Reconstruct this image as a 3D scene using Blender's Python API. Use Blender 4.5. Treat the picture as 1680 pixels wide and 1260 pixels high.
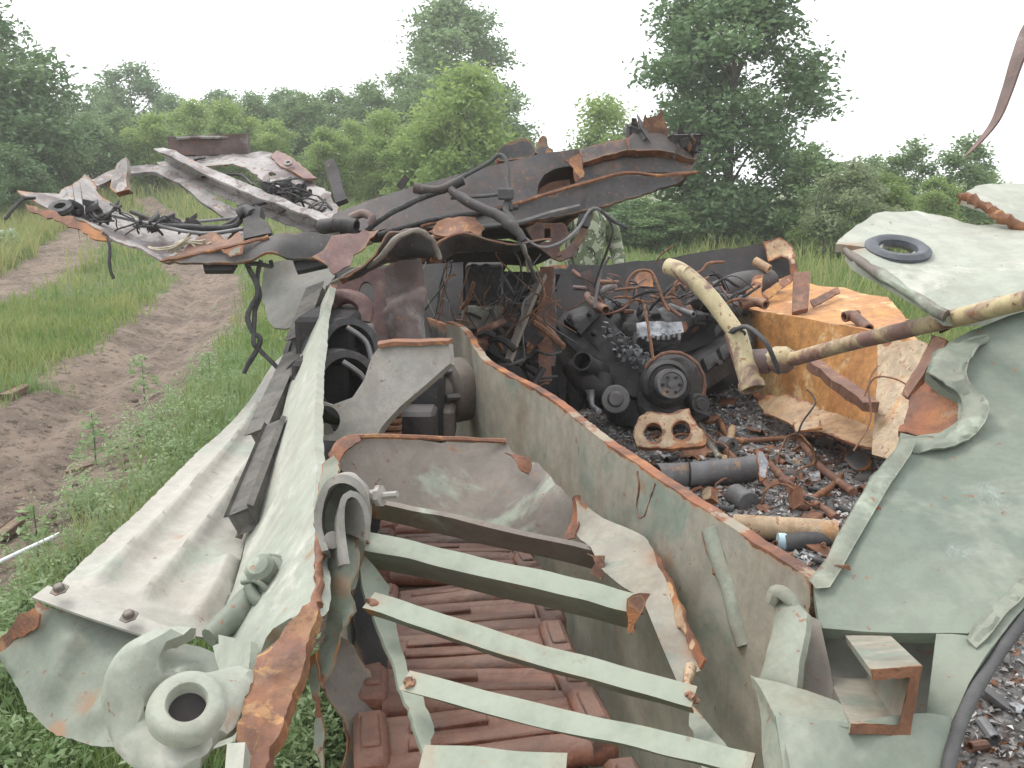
import bpy, bmesh, math, random
import numpy as np
from mathutils import Vector, Matrix, noise as mnoise
from mathutils.geometry import delaunay_2d_cdt

for o in list(bpy.data.objects): bpy.data.objects.remove(o)
S = bpy.context.scene
COL = S.collection
R = math.radians
rng = np.random.default_rng(7)
random.seed(7)

# ---------------------------------------------------------------- camera, sky, sun, exposure
CAM_Z, FPX = 1.75, 1455.0                 # eye height in metres, focal length in photo pixels
PITCH = math.atan(340 / FPX)
cam = bpy.data.cameras.new('camera')
cam.sensor_fit = 'HORIZONTAL'; cam.angle = 2 * math.atan(840 / FPX)
cam.clip_start = .05; cam.clip_end = 2000
co = bpy.data.objects.new('camera', cam); COL.objects.link(co)
co.location = (0, 0, CAM_Z); co.rotation_euler = (R(90) - PITCH, 0, 0)
S.camera = co

SUN_EL, SUN_AZ = R(58), R(-60)            # azimuth from +Y towards +X
w = bpy.data.worlds.new('World'); S.world = w; w.use_nodes = True
nt = w.node_tree; bg = nt.nodes['Background']
sky = nt.nodes.new('ShaderNodeTexSky'); sky.sky_type = 'NISHITA'; sky.sun_disc = False
sky.sun_elevation = SUN_EL; sky.sun_rotation = SUN_AZ
sky.air_density = 1.0; sky.dust_density = 6.0; sky.ozone_density = 1.0
hs = nt.nodes.new('ShaderNodeHueSaturation'); hs.inputs['Saturation'].default_value = .12
hs.inputs['Value'].default_value = 1.0
oc = nt.nodes.new('ShaderNodeMix'); oc.data_type = 'RGBA'; oc.inputs[0].default_value = .88     # closed cloud cover over the clear-sky gradient
oc.inputs[7].default_value = (8.3, 8.5, 8.8, 1)
nt.links.new(sky.outputs[0], hs.inputs['Color']); nt.links.new(hs.outputs[0], oc.inputs[6]); nt.links.new(oc.outputs[2], bg.inputs[0])
bg.inputs[1].default_value = .15
sl = bpy.data.lights.new('sun', 'SUN'); sl.energy = 1.5; sl.angle = R(22); sl.color = (1, .965, .91)
so = bpy.data.objects.new('sun', sl); COL.objects.link(so); so.location = (0, 0, 30)
sd = Vector((math.sin(SUN_AZ) * math.cos(SUN_EL), math.cos(SUN_AZ) * math.cos(SUN_EL), math.sin(SUN_EL)))
so.rotation_euler = sd.to_track_quat('Z', 'Y').to_euler()
S.view_settings.view_transform = 'Standard'; S.view_settings.look = 'None'
S.view_settings.gamma = 1; S.view_settings.use_curve_mapping = False
S.view_settings.exposure = 0.62
S.cycles.volume_bounces = 3

# ---------------------------------------------------------------- pixel -> place
CP, SP = math.cos(PITCH), math.sin(PITCH)
def ray(px, py):
    cx, cy = (px - 840) / FPX, (630 - py) / FPX
    return np.array([cx, CP + cy * SP, -SP + cy * CP])
CAMP = np.array([0, 0, CAM_Z])
def W(px, py, d): return CAMP + ray(px, py) * d
def Wz(px, py, z):
    r = ray(px, py); return CAMP + r * ((z - CAM_Z) / r[2])
AX = np.array([-.28, .96, 0]); AX = AX / np.linalg.norm(AX)       # the vehicle's long axis
NX = np.array([AX[1], -AX[0], 0])                                 # to its right
def H(s, u, z): return NX * s + AX * u + np.array([0, 0, z])

# ---------------------------------------------------------------- materials
class N:
    def __init__(s, name):
        m = bpy.data.materials.new(name); m.use_nodes = True; s.m = m; s.t = m.node_tree
        s.b = s.t.nodes['Principled BSDF']; s._co = None
    def n(s, typ, **kw):
        x = s.t.nodes.new(typ)
        for k, v in kw.items(): setattr(x, k, v)
        return x
    def put(s, sock, v):
        if isinstance(v, bpy.types.NodeSocket): s.t.links.new(v, sock)
        elif isinstance(v, (tuple, list)) and len(v) == 3 and sock.type == 'RGBA': sock.default_value = (*v, 1)
        else: sock.default_value = v
    def coord(s, scale=(1, 1, 1)):
        if s._co is None: s._co = s.n('ShaderNodeTexCoord').outputs['Object']
        if scale == (1, 1, 1): return s._co
        mp = s.n('ShaderNodeMapping'); s.put(mp.inputs[0], s._co); mp.inputs['Scale'].default_value = scale
        return mp.outputs[0]
    def noise(s, scale, detail=4, rough=.6, stretch=(1, 1, 1), dist=0):
        x = s.n('ShaderNodeTexNoise'); s.put(x.inputs['Vector'], s.coord(stretch))
        x.inputs['Scale'].default_value = scale; x.inputs['Detail'].default_value = detail
        x.inputs['Roughness'].default_value = rough; x.inputs['Distortion'].default_value = dist
        return x.outputs[0]
    def ramp(s, v, lo, hi, a=0, b=1):
        x = s.n('ShaderNodeMapRange', interpolation_type='SMOOTHSTEP'); s.put(x.inputs[0], v)
        for i, q in zip((1, 2, 3, 4), (lo, hi, a, b)): x.inputs[i].default_value = q
        return x.outputs[0]
    def math(s, op, a, b=0):
        x = s.n('ShaderNodeMath', operation=op); s.put(x.inputs[0], a); s.put(x.inputs[1], b); return x.outputs[0]
    def mix(s, f, a, b, mode='MIX'):
        x = s.n('ShaderNodeMix', data_type='RGBA', blend_type=mode)
        s.put(x.inputs[0], f); s.put(x.inputs[6], a); s.put(x.inputs[7], b); return x.outputs[2]
    def attr(s, name, out='Fac'):
        x = s.n('ShaderNodeAttribute'); x.attribute_name = name; return x.outputs[out]
    def bump(s, h, strength=.3, dist=.01):
        x = s.n('ShaderNodeBump'); x.inputs['Strength'].default_value = strength; x.inputs['Distance'].default_value = dist
        s.put(x.inputs['Height'], h); s.put(s.b.inputs['Normal'], x.outputs[0])
    def fin(s, col, rough=.7, metal=0):
        s.put(s.b.inputs['Base Color'], col); s.put(s.b.inputs['Roughness'], rough); s.put(s.b.inputs['Metallic'], metal)
        return s.m

RUST_A, RUST_B, RUST_C = (.235, .085, .036), (.095, .043, .027), (.36, .15, .05)
def rustcol(k):
    r = k.mix(k.ramp(k.noise(14, 5), .35, .65), RUST_A, RUST_B)
    return k.mix(k.ramp(k.noise(5, 3), .52, .70), r, RUST_C)
def paint(name, c1, c2, edge=.55, spots=.70, dirt=(.20, .165, .125), dirt_amt=.45, rough=.62, bump=.16, dust=None, c3=None, streak=.5, big=2.2, c3lo=.54, scuff=(), mot=.5, vary=False, stains=()):
    """paint over steel: two tones, grime, vertical streaks, chips and rust that creeps in from torn edges"""
    k = N(name)
    c = k.mix(k.ramp(k.noise(big, 5, .6), .38, .64), c1, c2)
    if c3: c = k.mix(k.ramp(k.noise(big * 1.7, 5, .65, (1, 1, 1), .6), c3lo, c3lo + .10), c, c3)
    st = k.noise(9, 5, .65, (1, 1, .12))
    c = k.mix(k.math('MULTIPLY', k.ramp(st, .48, .75), streak), c, dirt)
    g = k.ramp(k.noise(7, 6, .7), .50, .78)
    c = k.mix(k.math('MULTIPLY', g, dirt_amt), c, dirt)
    mott = k.noise(24, 7, .72)
    c = k.mix(mot, c, k.mix(k.ramp(mott, .36, .64), (.30, .30, .30), (.68, .68, .67)), 'OVERLAY')
    fine = k.noise(140, 4, .75)
    c = k.mix(mot * .8, c, k.mix(k.ramp(fine, .3, .7), (.35, .35, .35), (.68, .68, .68)), 'OVERLAY')
    for (ctr, rad_) in scuff:           # a patch of scraped, chalky paint
        vd = k.n('ShaderNodeVectorMath', operation='DISTANCE'); k.put(vd.inputs[0], k.coord()); vd.inputs[1].default_value = ctr
        sc = k.math('ADD', k.ramp(vd.outputs['Value'], 0, rad_, .20, -.30), k.noise(70, 8, .85, (1.6, 1, .45)))
        c = k.mix(k.math('MULTIPLY', k.ramp(sc, .60, .85), .38), c, (.42, .44, .43))
    c = k.mix(k.math('MULTIPLY', k.ramp(k.noise(210, 4, .7), .60, .70), .22), c, (.07, .055, .045))      # specks of soot and soil
    c = k.mix(k.math('MULTIPLY', k.ramp(k.noise(3.2, 7, .72, (1, 1, .35), .4), .52, .72), .35), c, dirt)
    for (ctr, rad_) in stains:          # rust weeping over the paint
        vd = k.n('ShaderNodeVectorMath', operation='DISTANCE'); k.put(vd.inputs[0], k.coord()); vd.inputs[1].default_value = ctr
        sc = k.math('ADD', k.ramp(vd.outputs['Value'], 0, rad_, .34, -.30), k.noise(26, 7, .75))
        c = k.mix(k.math('MULTIPLY', k.ramp(sc, .46, 1.0), .8), c, k.mix(k.noise(40, 4), (.32, .14, .05), (.17, .075, .04)))
    sp = k.noise(46, 4, .62)
    chips = k.math('MULTIPLY', k.ramp(sp, spots - .055, spots - .02), .75)
    e = k.math('ADD', k.attr('rust'), k.math('ADD', k.math('MULTIPLY', k.math('SUBTRACT', k.noise(16, 6, .7), .5), 1.3), k.math('MULTIPLY', k.math('SUBTRACT', k.noise(4.5, 3, .6), .5), 1.5)))
    em = k.ramp(e, edge, edge + .12)
    halo = k.math('MULTIPLY', k.ramp(e, edge - .28, edge + .05), .45)
    c = k.mix(halo, c, (.30, .19, .10))
    c = k.mix(k.math('MAXIMUM', chips, em), c, rustcol(k))
    if dust:
        gz = k.n('ShaderNodeSeparateXYZ'); k.put(gz.inputs[0], k.n('ShaderNodeNewGeometry').outputs['Normal'])
        c = k.mix(k.math('MULTIPLY', k.ramp(gz.outputs[2], .25, .95), k.ramp(k.noise(10, 5, .7), .3, .62, .25, .85)), c, dust)
    if vary:                                  # one piece darker, the next brighter
        oi = k.n('ShaderNodeObjectInfo'); c = k.mix(1.0, c, k.mix(oi.outputs['Random'], (.50, .55, .60), (1.08, 1.0, .98)), 'MULTIPLY')
    hgt = k.math('ADD', k.math('MULTIPLY', k.noise(75, 5, .65), .5), k.math('ADD', k.math('MULTIPLY', k.noise(9, 3), .5), k.math('MULTIPLY', em, k.noise(90, 4, .8))))
    k.bump(hgt, bump, .008)
    return k.fin(c, k.ramp(fine, .2, .8, rough - .12, rough + .15))
def plain(name, c1, c2, rough=.7, metal=0, scale=8, bump=.3, c3=None, bs=60):
    k = N(name)
    c = k.mix(k.ramp(k.noise(scale, 5, .65), .36, .64), c1, c2)
    if c3: c = k.mix(k.ramp(k.noise(scale * 2.3, 5, .7), .56, .66), c, c3)
    e = k.ramp(k.math('ADD', k.attr('rust'), k.math('MULTIPLY', k.noise(16, 5, .7), .6)), .95, 1.15)
    c = k.mix(e, c, rustcol(k))
    k.bump(k.noise(bs, 5, .7), bump, .008)
    return k.fin(c, k.ramp(k.noise(scale * 3, 3), .3, .7, max(0, rough - .12), min(1, rough + .12)), metal)

M = {}
WRO = np.array((.6, 3.0, 0))
def at_(*q): return [(tuple(W(x, y, d) - WRO), r) for x, y, d, r in q]
M['green'] = paint('pale_green_paint', (.195, .212, .168), (.15, .17, .135), dirt=(.21, .175, .13), dirt_amt=.6, c3=(.27, .30, .24), streak=.35, mot=.3, edge=.82, stains=at_((135, 1150, 1.47, .07), (45, 1030, 1.6, .08), (100, 1080, 1.5, .05), (560, 960, 1.42, .05), (90, 1200, 1.45, .05)))
M['green_plate'] = paint('worn_green_paint', (.125, .152, .12), (.158, .182, .143), spots=.72, c3=(.235, .255, .21), dirt=(.21, .20, .16), streak=.3, big=1.6, mot=.24, edge=.8, dirt_amt=.25)
M['bow'] = paint('bow_plate_paint', (.118, .146, .115), (.150, .176, .138), spots=.72, c3=(.19, .212, .172), dirt=(.21, .20, .16), streak=.3, big=1.6, scuff=[(tuple(W(1622, 800, 1.335) - WRO), .12), (tuple(W(1575, 905, 1.245) - WRO), .07)], mot=.24, dirt_amt=.25)
M['green_lite'] = paint('chalky_green_paint', (.325, .338, .285), (.27, .29, .24), edge=.82, dirt=(.28, .245, .195), c3=(.41, .41, .36), spots=.73, dirt_amt=.4, streak=.12, stains=at_((398, 1170, 1.09, .06), (222, 1100, 1.04, .03), (505, 900, 1.45, .05), (440, 1040, 1.25, .05), (1400, 405, 1.9, .08)), mot=.24, bump=.10)
M['dusty'] = paint('dusty_fender_paint', (.355, .335, .295), (.30, .29, .255), edge=.78, dirt=(.235, .195, .15), c3=(.30, .325, .275), spots=.735, streak=.05, big=2, stains=at_((345, 985, 1.68, .08), (290, 872, 1.98, .05), (320, 1010, 1.63, .05)), mot=.24, bump=.06, dirt_amt=.35)
M['hullwall'] = paint('grimy_hull_paint', (.235, .225, .185), (.27, .24, .19), edge=.78, dirt=(.17, .13, .095), dirt_amt=.4, c3=(.165, .195, .16), mot=.3, bump=.1, streak=.7, stains=at_((1080, 912, 1.62, .07), (1140, 1070, 1.36, .06), (1052, 800, 1.72, .04), (1170, 890, 1.42, .06)), spots=.715, big=1.7)
M['smoked'] = paint('smoked_dusty_paint', (.115, .118, .102), (.150, .142, .120), edge=.95, dirt=(.08, .065, .055), dirt_amt=.5, c3=(.095, .105, .09), streak=.5, mot=.25)
M['guard'] = paint('scorched_guard_paint', (.175, .150, .125), (.135, .115, .098), edge=.85, mot=.3, dirt=(.13, .10, .085), c3=(.25, .275, .22), streak=.4, spots=.70)
M['frame'] = paint('frame_green_paint', (.17, .195, .15), (.135, .158, .122), edge=.74, dirt=(.17, .14, .105), dirt_amt=.6, spots=.70, mot=.3, dust=(.255, .28, .222), c3=(.20, .24, .19))
M['pale'] = paint('pale_grey_paint', (.30, .285, .255), (.245, .23, .21), edge=.80, dirt=(.20, .16, .13), spots=.70, streak=.05, mot=.3, bump=.08)
M['ashwhite'] = paint('heat_bleached_steel', (.33, .31, .30), (.225, .21, .205), edge=1.08, dirt=(.10, .075, .07), dirt_amt=.75, spots=.66, c3=(.13, .11, .105), streak=.5, big=6, c3lo=.50)
M['burnt'] = paint('burnt_black_steel', (.030, .029, .031), (.050, .046, .047), edge=.98, dirt=(.085, .058, .045), dirt_amt=.5, spots=.69, rough=.72, dust=(.075, .07, .068), c3=(.022, .021, .023))
M['soot'] = paint('sooty_steel', (.016, .015, .016), (.028, .026, .027), edge=.85, dirt=(.045, .030, .024), dirt_amt=.5, spots=.72, rough=.75)
M['beam'] = paint('charred_beam', (.062, .058, .060), (.040, .037, .039), edge=.90, dirt=(.12, .065, .045), dirt_amt=.55, spots=.66, dust=(.12, .105, .10), c3=(.095, .070, .062), streak=.5)
M['maroon'] = paint('red_oxide_primer', (.15, .085, .078), (.115, .066, .062), edge=1.0, dirt=(.24, .19, .17), dirt_amt=.5, spots=.70, c3=(.20, .12, .105))
M['drape'] = paint('scorched_red_sheet', (.10, .072, .068), (.15, .088, .075), edge=.95, dirt=(.045, .038, .040), dirt_amt=.7, spots=.68, c3=(.19, .17, .165))
M['rustorange'] = paint('fresh_orange_rust', (.44, .215, .068), (.35, .155, .052), edge=.8, dirt=(.24, .115, .055), dirt_amt=.55, spots=.70, c3=(.56, .38, .19), streak=.8, big=2.5)
M['rusttan'] = paint('tan_scaled_steel', (.36, .255, .155), (.40, .315, .215), edge=.7, dirt=(.24, .12, .06), dirt_amt=.6, spots=.64, c3=(.42, .24, .11), big=4)
M['skirt'] = paint('scorched_tan_sheet', (.30, .185, .095), (.36, .25, .15), edge=.95, dirt=(.15, .08, .045), dirt_amt=.7, spots=.66, c3=(.24, .12, .055), big=5)
M['rust'] = paint('heavy_rust', (.155, .068, .038), (.22, .092, .042), edge=.8, dirt=(.085, .045, .03), dirt_amt=.6, spots=.68, c3=(.35, .165, .06), bump=.6, big=7)
M['torn'] = paint('torn_armour_rust', (.15, .062, .034), (.24, .10, .040), edge=1.2, dirt=(.07, .04, .03), dirt_amt=.7, spots=.66, c3=(.36, .19, .07), bump=.6, big=16, streak=.6)
M['darkrust'] = paint('brown_rust', (.135, .065, .045), (.18, .082, .048), edge=.85, dirt=(.055, .04, .035), dirt_amt=.6, spots=.70, c3=(.25, .13, .07), bump=.5, big=8)
M['track'] = paint('rusted_track_steel', (.14, .058, .038), (.20, .085, .045), edge=.9, dirt=(.20, .155, .125), dirt_amt=.5, spots=.68, c3=(.085, .048, .038), bump=.8, big=6, dust=(.19, .120, .092), streak=.1, vary=True)
M['yellow'] = paint('flaking_yellow_paint', (.44, .375, .225), (.40, .33, .185), edge=.9, dirt=(.26, .13, .09), dirt_amt=.5, spots=.66, c3=(.17, .10, .085), streak=.15, big=3.2, c3lo=.48, mot=.3)
M['engine'] = paint('charred_casting', (.022, .022, .024), (.038, .037, .039), edge=.9, dirt=(.06, .045, .04), dirt_amt=.5, spots=.72, rough=.6, c3=(.06, .058, .06), big=6, dust=(.055, .052, .052), bump=.6)
M['alu'] = plain('melted_aluminium', (.42, .43, .45), (.20, .205, .215), .45, .55, 18, .6, (.09, .09, .095))
M['steelgrey'] = plain('grey_scorched_tube', (.17, .17, .175), (.11, .105, .105), .55, .2, 6, .3, (.27, .17, .10))
M['rubber'] = plain('grey_black_rubber', (.050, .050, .052), (.075, .073, .072), .75, 0, 9, .25)
M['pad'] = plain('dusty_rubber_pad', (.075, .070, .062), (.12, .112, .098), .85, 0, 10, .4, (.052, .049, .046))
M['wire'] = plain('charred_cable', (.028, .027, .028), (.055, .052, .052), .7, 0, 30, .4)
M['rustwire'] = plain('rusty_wire', (.22, .10, .05), (.13, .07, .045), .8, .1, 25, .4, (.34, .17, .08))
M['palewire'] = plain('bleached_wire', (.46, .41, .33), (.34, .29, .22), .8, 0, 25, .3)
M['ringseal'] = plain('black_ring_seal', (.085, .092, .105), (.062, .067, .076), .6, 0, 12, .2)
M['blueend'] = plain('pale_blue_coating', (.35, .50, .58), (.60, .68, .72), .5, 0, 12, .2)
M['wood'] = plain('weathered_wood', (.20, .135, .09), (.14, .095, .066), .85, 0, 18, .6)
M['white'] = plain('white_plastic', (.72, .73, .74), (.63, .64, .66), .45, 0, 6, .1)
k = N('ash'); c = k.mix(k.ramp(k.noise(7, 6, .7), .40, .62), (.16, .152, .147), (.36, .35, .34))
c = k.mix(k.ramp(k.noise(22, 5, .75), .55, .66), c, (.46, .455, .45)); c = k.mix(k.ramp(k.noise(4, 5, .7, (1, 1, 1), .8), .55, .68), c, (.19, .095, .05))
c = k.mix(k.ramp(k.noise(30, 5, .7), .56, .66), c, (.035, .033, .033)); k.bump(k.noise(45, 6, .8), .9, .03); M['ash'] = k.fin(c, .95)
k = N('ash_flakes'); c = k.mix(k.ramp(k.attr('tint'), .0, .55), (.055, .05, .047), (.28, .268, .26)); c = k.mix(k.ramp(k.attr('tint'), .60, .80), c, (.50, .485, .47))
c = k.mix(k.ramp(k.attr('tint'), .90, .92), c, (.19, .09, .045)); M['flakes'] = k.fin(c, .85)

# ---------------------------------------------------------------- objects
def tag(o, label=None, cat=None, group=None, kind=None):
    for a, b in (('label', label), ('category', cat), ('group', group), ('kind', kind)):
        if b: o[a] = b
    return o
def empty(name, loc, label=None, cat=None, group=None):
    o = bpy.data.objects.new(name, None); COL.objects.link(o); o.location = loc; o.empty_display_size = .1
    return tag(o, label, cat, group)
def wloc(o):
    p = np.array(o.location)
    while o.parent: o = o.parent; p = p + np.array(o.location)
    return p
def mk(name, V, F, mat, parent=None, smooth=40, attrs=None):
    V = np.asarray(V, dtype=float)
    if parent is None:
        org = np.array([(V[:, 0].min() + V[:, 0].max()) / 2, (V[:, 1].min() + V[:, 1].max()) / 2, V[:, 2].min()])
    else: org = wloc(parent)
    me = bpy.data.meshes.new(name)
    me.from_pydata((V - org).tolist(), [], [tuple(int(i) for i in f) for f in F])
    if attrs:
        for an, av in attrs.items():
            a = me.attributes.new(an, 'FLOAT', 'POINT'); a.data.foreach_set('value', np.asarray(av, dtype=np.float32))
    if smooth:
        me.shade_smooth(); me.set_sharp_from_angle(angle=R(smooth))
    me.materials.append(M[mat] if isinstance(mat, str) else mat)
    o = bpy.data.objects.new(name, me); COL.objects.link(o)
    if parent is None: o.location = org
    else: o.parent = parent
    return o
def nz(p, s, seed=0): return mnoise.noise(Vector((p[0] * s + seed * 7.3, p[1] * s - seed * 3.1, p[2] * s + seed * 1.7)))
def catmull(P, n=6, closed=False):
    P = np.asarray(P, float); out = []; m = len(P)
    if m < 3 and not closed:
        return np.array([P[0] + (P[-1] - P[0]) * t for t in np.linspace(0, 1, n + 1)])
    for i in range(m if closed else m - 1):
        if closed: a, b, c, d = P[i - 1], P[i], P[(i + 1) % m], P[(i + 2) % m]
        else: a, b, c, d = P[max(i - 1, 0)], P[i], P[i + 1], P[min(i + 2, m - 1)]
        for t in np.linspace(0, 1, n, endpoint=False):
            out.append(.5 * ((2 * b) + (c - a) * t + (2 * a - 5 * b + 4 * c - d) * t * t + (3 * b - a - 3 * c + d) * t ** 3))
    if not closed: out.append(P[-1])
    return np.array(out)
def pip(pts, poly):
    x, y = pts[:, 0], pts[:, 1]; ins = np.zeros(len(pts), bool); j = len(poly) - 1
    for i in range(len(poly)):
        xi, yi = poly[i]; xj, yj = poly[j]
        c = ((yi > y) != (yj > y)) & (x < (xj - xi) * (y - yi) / ((yj - yi) if yj != yi else 1e-12) + xi)
        ins ^= c; j = i
    return ins
def segdist(p, A, B):
    d = B - A; L = (d * d).sum(1) + 1e-12
    t = np.clip(((p[:, None, :] - A[None]) * d[None]).sum(2) / L[None], 0, 1)
    q = A[None] + t[..., None] * d[None] - p[:, None, :]
    return np.sqrt((q * q).sum(2)).min(1)
def plate(name, pts, mat, parent=None, thick=.008, res=.03, holes=(), beads=(), torn=True, jag=.004, rough=.003, rscale=6,
          curve=False, inflate=0, rw=.10, ctrl=(), seed=0, rim3d=None, world=False, dents=0):
    """a sheet of steel: outline points (photo x, photo y, distance) or world points, optional holes, pressed beads,
    torn edges (attribute 'rust' runs 1 at a torn edge to 0 at rw metres from it)"""
    P = np.array([p[:3] if world else W(*p[:3]) for p in pts])
    flags = [(p[3] if len(p) > 3 else torn) for p in pts]
    C = np.array([p[:3] if world else W(*p[:3]) for p in ctrl]) if len(ctrl) else np.zeros((0, 3))
    dense = np.concatenate([P[i] + (P[(i + 1) % len(P)] - P[i]) * t for i in range(len(P)) for t in (np.linspace(0, 1, 6, endpoint=False)[:, None],)])
    o = dense.mean(0); _, _, vt = np.linalg.svd(dense - o); nrm = vt[2]
    if np.dot(CAMP - o, nrm) < 0: nrm = -nrm
    ex = vt[0]; ey = np.cross(nrm, ex)
    loc = lambda q: np.stack([(q - o) @ ex, (q - o) @ ey, (q - o) @ nrm], -1)
    if rw < .15: rw = min(rw, .14 * min(np.ptp((dense - o) @ ex), np.ptp((dense - o) @ ey)) + .004)
    L = loc(P); LC = loc(C) if len(C) else np.zeros((0, 3))
    def onplane(px, py):
        r = ray(px, py); t = np.dot(o - CAMP, nrm) / np.dot(r, nrm); return loc(CAMP + r * t)[:2]
    # outline
    O = []; T = []
    Ld = L
    if curve:
        Ld = catmull(L, 5, True); fl = [flags[i // 5] for i in range(len(Ld))]
    else: fl = flags
    for i in range(len(Ld)):
        a, b = Ld[i], Ld[(i + 1) % len(Ld)]; n = max(1, int(np.linalg.norm(b[:2] - a[:2]) / (res * .8)))
        e = b[:2] - a[:2]; e = np.array([-e[1], e[0]]) / (np.linalg.norm(e) + 1e-9)
        for q in range(n):
            p = a + (b - a) * (q / n)
            if fl[i] and jag:
                w3 = (p[0] * 1, p[1], seed)
                p = p.copy(); p[:2] += e * jag * (1.6 * nz(w3, 22, seed) + 1.2 * nz(w3, 70, seed + 3))
            O.append(p[:2]); T.append(fl[i])
    O = np.array(O); rings = [O]
    for h in holes:
        if len(h) == 4 and not isinstance(h[0], (tuple, list)):
            cx, cy, rx, ry = h
            hp = [(cx + rx * math.cos(a), cy + ry * math.sin(a)) for a in np.linspace(0, 2 * math.pi, 22, endpoint=False)]
        else: hp = h
        rings.append(np.array([onplane(*q) for q in hp]))
    mn, mx = O.min(0), O.max(0)
    gx, gy = np.meshgrid(np.arange(mn[0], mx[0], res), np.arange(mn[1], mx[1], res))
    G = np.stack([gx.ravel(), gy.ravel()], 1) + rng.uniform(-.25, .25, (gx.size, 2)) * res * (.15 if len(beads) else 1)
    A = np.concatenate(rings); B = np.concatenate([np.roll(r_, -1, 0) for r_ in rings])
    keep = pip(G, O)
    for r_ in rings[1:]: keep &= ~pip(G, r_)
    G = G[keep]
    if len(G): G = G[segdist(G, A, B) > res * .45]
    allp = np.concatenate(rings + [G]) if len(G) else np.concatenate(rings)
    E = []; k0 = 0
    for r_ in rings:
        E += [(k0 + i, k0 + (i + 1) % len(r_)) for i in range(len(r_))]; k0 += len(r_)
    vo, eo, fo, *_ = delaunay_2d_cdt([Vector(p) for p in allp.tolist()], E, [], 0, 1e-6)
    vo = np.array([list(v) for v in vo]); fo = np.array([list(f) for f in fo if len(f) == 3])
    cen = vo[fo].mean(1); ok = pip(cen, O)
    for r_ in rings[1:]: ok &= ~pip(cen, r_)
    fo = fo[ok]
    # out-of-plane shape: thin-plate spline through the control points
    cp = np.concatenate([L, LC]); K = len(cp)
    def U(r2): return r2 * np.log(r2 + 1e-9)
    D2 = ((cp[:, None, :2] - cp[None, :, :2]) ** 2).sum(2)
    Am = np.zeros((K + 3, K + 3)); Am[:K, :K] = U(D2) + np.eye(K) * 1e-3; Am[:K, K] = 1; Am[:K, K + 1:] = cp[:, :2]; Am[K:, :K] = Am[:K, K:].T
    sol = np.linalg.lstsq(Am, np.concatenate([cp[:, 2], np.zeros(3)]), rcond=None)[0]
    h = U(((vo[:, None] - cp[None, :, :2]) ** 2).sum(2)) @ sol[:K] + sol[K] + vo @ sol[K + 1:]
    lim = max(.02, np.abs(cp[:, 2]).max() * 1.3); h = np.clip(h, -lim, lim)
    for pl, wd, ht in beads:
        q = catmull(np.array([onplane(*p) for p in pl]), 6); dd = segdist(vo, q[:-1], q[1:])
        h = h + ht * np.exp(-(dd / (wd * 1.05)) ** 2)
    if rough: h = h + rough * np.array([1.5 * nz((p[0], p[1], seed), rscale, seed) + .5 * nz((p[0], p[1], seed), rscale * 4, seed) for p in vo])
    if dents:
        h = h + dents * np.array([min(0, nz((p[0], p[1], seed + 5), 3, seed + 5) + .1) for p in vo])
    ed = segdist(vo, A, B)
    ta = np.concatenate([np.array(T)] + [np.full(len(r_), bool(torn)) for r_ in rings[1:]])
    rust = np.clip(1 - segdist(vo, A[ta], B[ta]) / rw, 0, 1) if ta.any() else np.zeros(len(vo))
    back = h - thick
    if inflate:
        q = np.clip(ed / inflate, 0, 1); dome = inflate * (np.sqrt(1 - (1 - q) ** 2) - 1)
        h = h + dome; back = back - dome
    f3 = lambda hh: o + vo[:, :1] * ex + vo[:, 1:2] * ey + hh[:, None] * nrm
    V = np.concatenate([f3(h), f3(back)]); n = len(vo)
    # orient triangles towards the normal
    a_, b_, c_ = vo[fo[:, 0]], vo[fo[:, 1]], vo[fo[:, 2]]
    cr = (b_[:, 0] - a_[:, 0]) * (c_[:, 1] - a_[:, 1]) - (b_[:, 1] - a_[:, 1]) * (c_[:, 0] - a_[:, 0])
    fo[cr < 0] = fo[cr < 0][:, ::-1]
    cnt = {}
    for f in fo.tolist():
        for i in range(3): cnt[(f[i], f[(i + 1) % 3])] = 1
    F = fo.tolist() + (fo[:, ::-1] + n).tolist()
    for (i, j) in cnt:
        if (j, i) not in cnt: F.append((j, i, i + n, j + n))
    return mk(name, V, F, mat, parent, 62 if len(beads) else 38, {'rust': np.concatenate([rust, rust])})
def sweep(name, P, prof, mat, parent=None, up=(0, 0, 1), n=6, scale=None, twist=0, jit=0, smooth=40, rust_ends=.0, curve=True):
    """a rolled section (closed 2-D profile: side, up) swept along world points"""
    P = catmull(P, n) if curve else np.asarray(P, float)
    m = len(P); V = []; prof = np.asarray(prof, float); up = np.asarray(up, float); ru = []
    for i in range(m):
        t = P[min(i + 1, m - 1)] - P[max(i - 1, 0)]; t = t / np.linalg.norm(t)
        s = np.cross(t, up); s = s / np.linalg.norm(s); u = np.cross(s, t)
        a = twist * i / (m - 1); s, u = s * math.cos(a) + u * math.sin(a), u * math.cos(a) - s * math.sin(a)
        sc = 1 if scale is None else np.interp(i / (m - 1), np.linspace(0, 1, len(scale)), scale)
        for q in prof:
            p = P[i] + (s * q[0] + u * q[1]) * sc
            if jit: p = p + np.array([nz(p, 14, 1), nz(p, 14, 2), nz(p, 14, 3)]) * jit
            V.append(p)
            L0 = np.linalg.norm(P[i] - P[0]); L1 = np.linalg.norm(P[i] - P[-1])
            ru.append(max(0, 1 - min(L0, L1) / .06, rust_ends * .55 if (abs(q[0]) > .9 * np.abs(prof[:, 0]).max()) else 0) if rust_ends else 0)
    kq = len(prof); F = []
    for i in range(m - 1):
        for j in range(kq):
            F.append((i * kq + j, i * kq + (j + 1) % kq, (i + 1) * kq + (j + 1) % kq, (i + 1) * kq + j))
    F.append(tuple(range(kq))[::-1]); F.append(tuple(range((m - 1) * kq, m * kq)))
    return mk(name, V, F, mat, parent, smooth, {'rust': ru})
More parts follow.
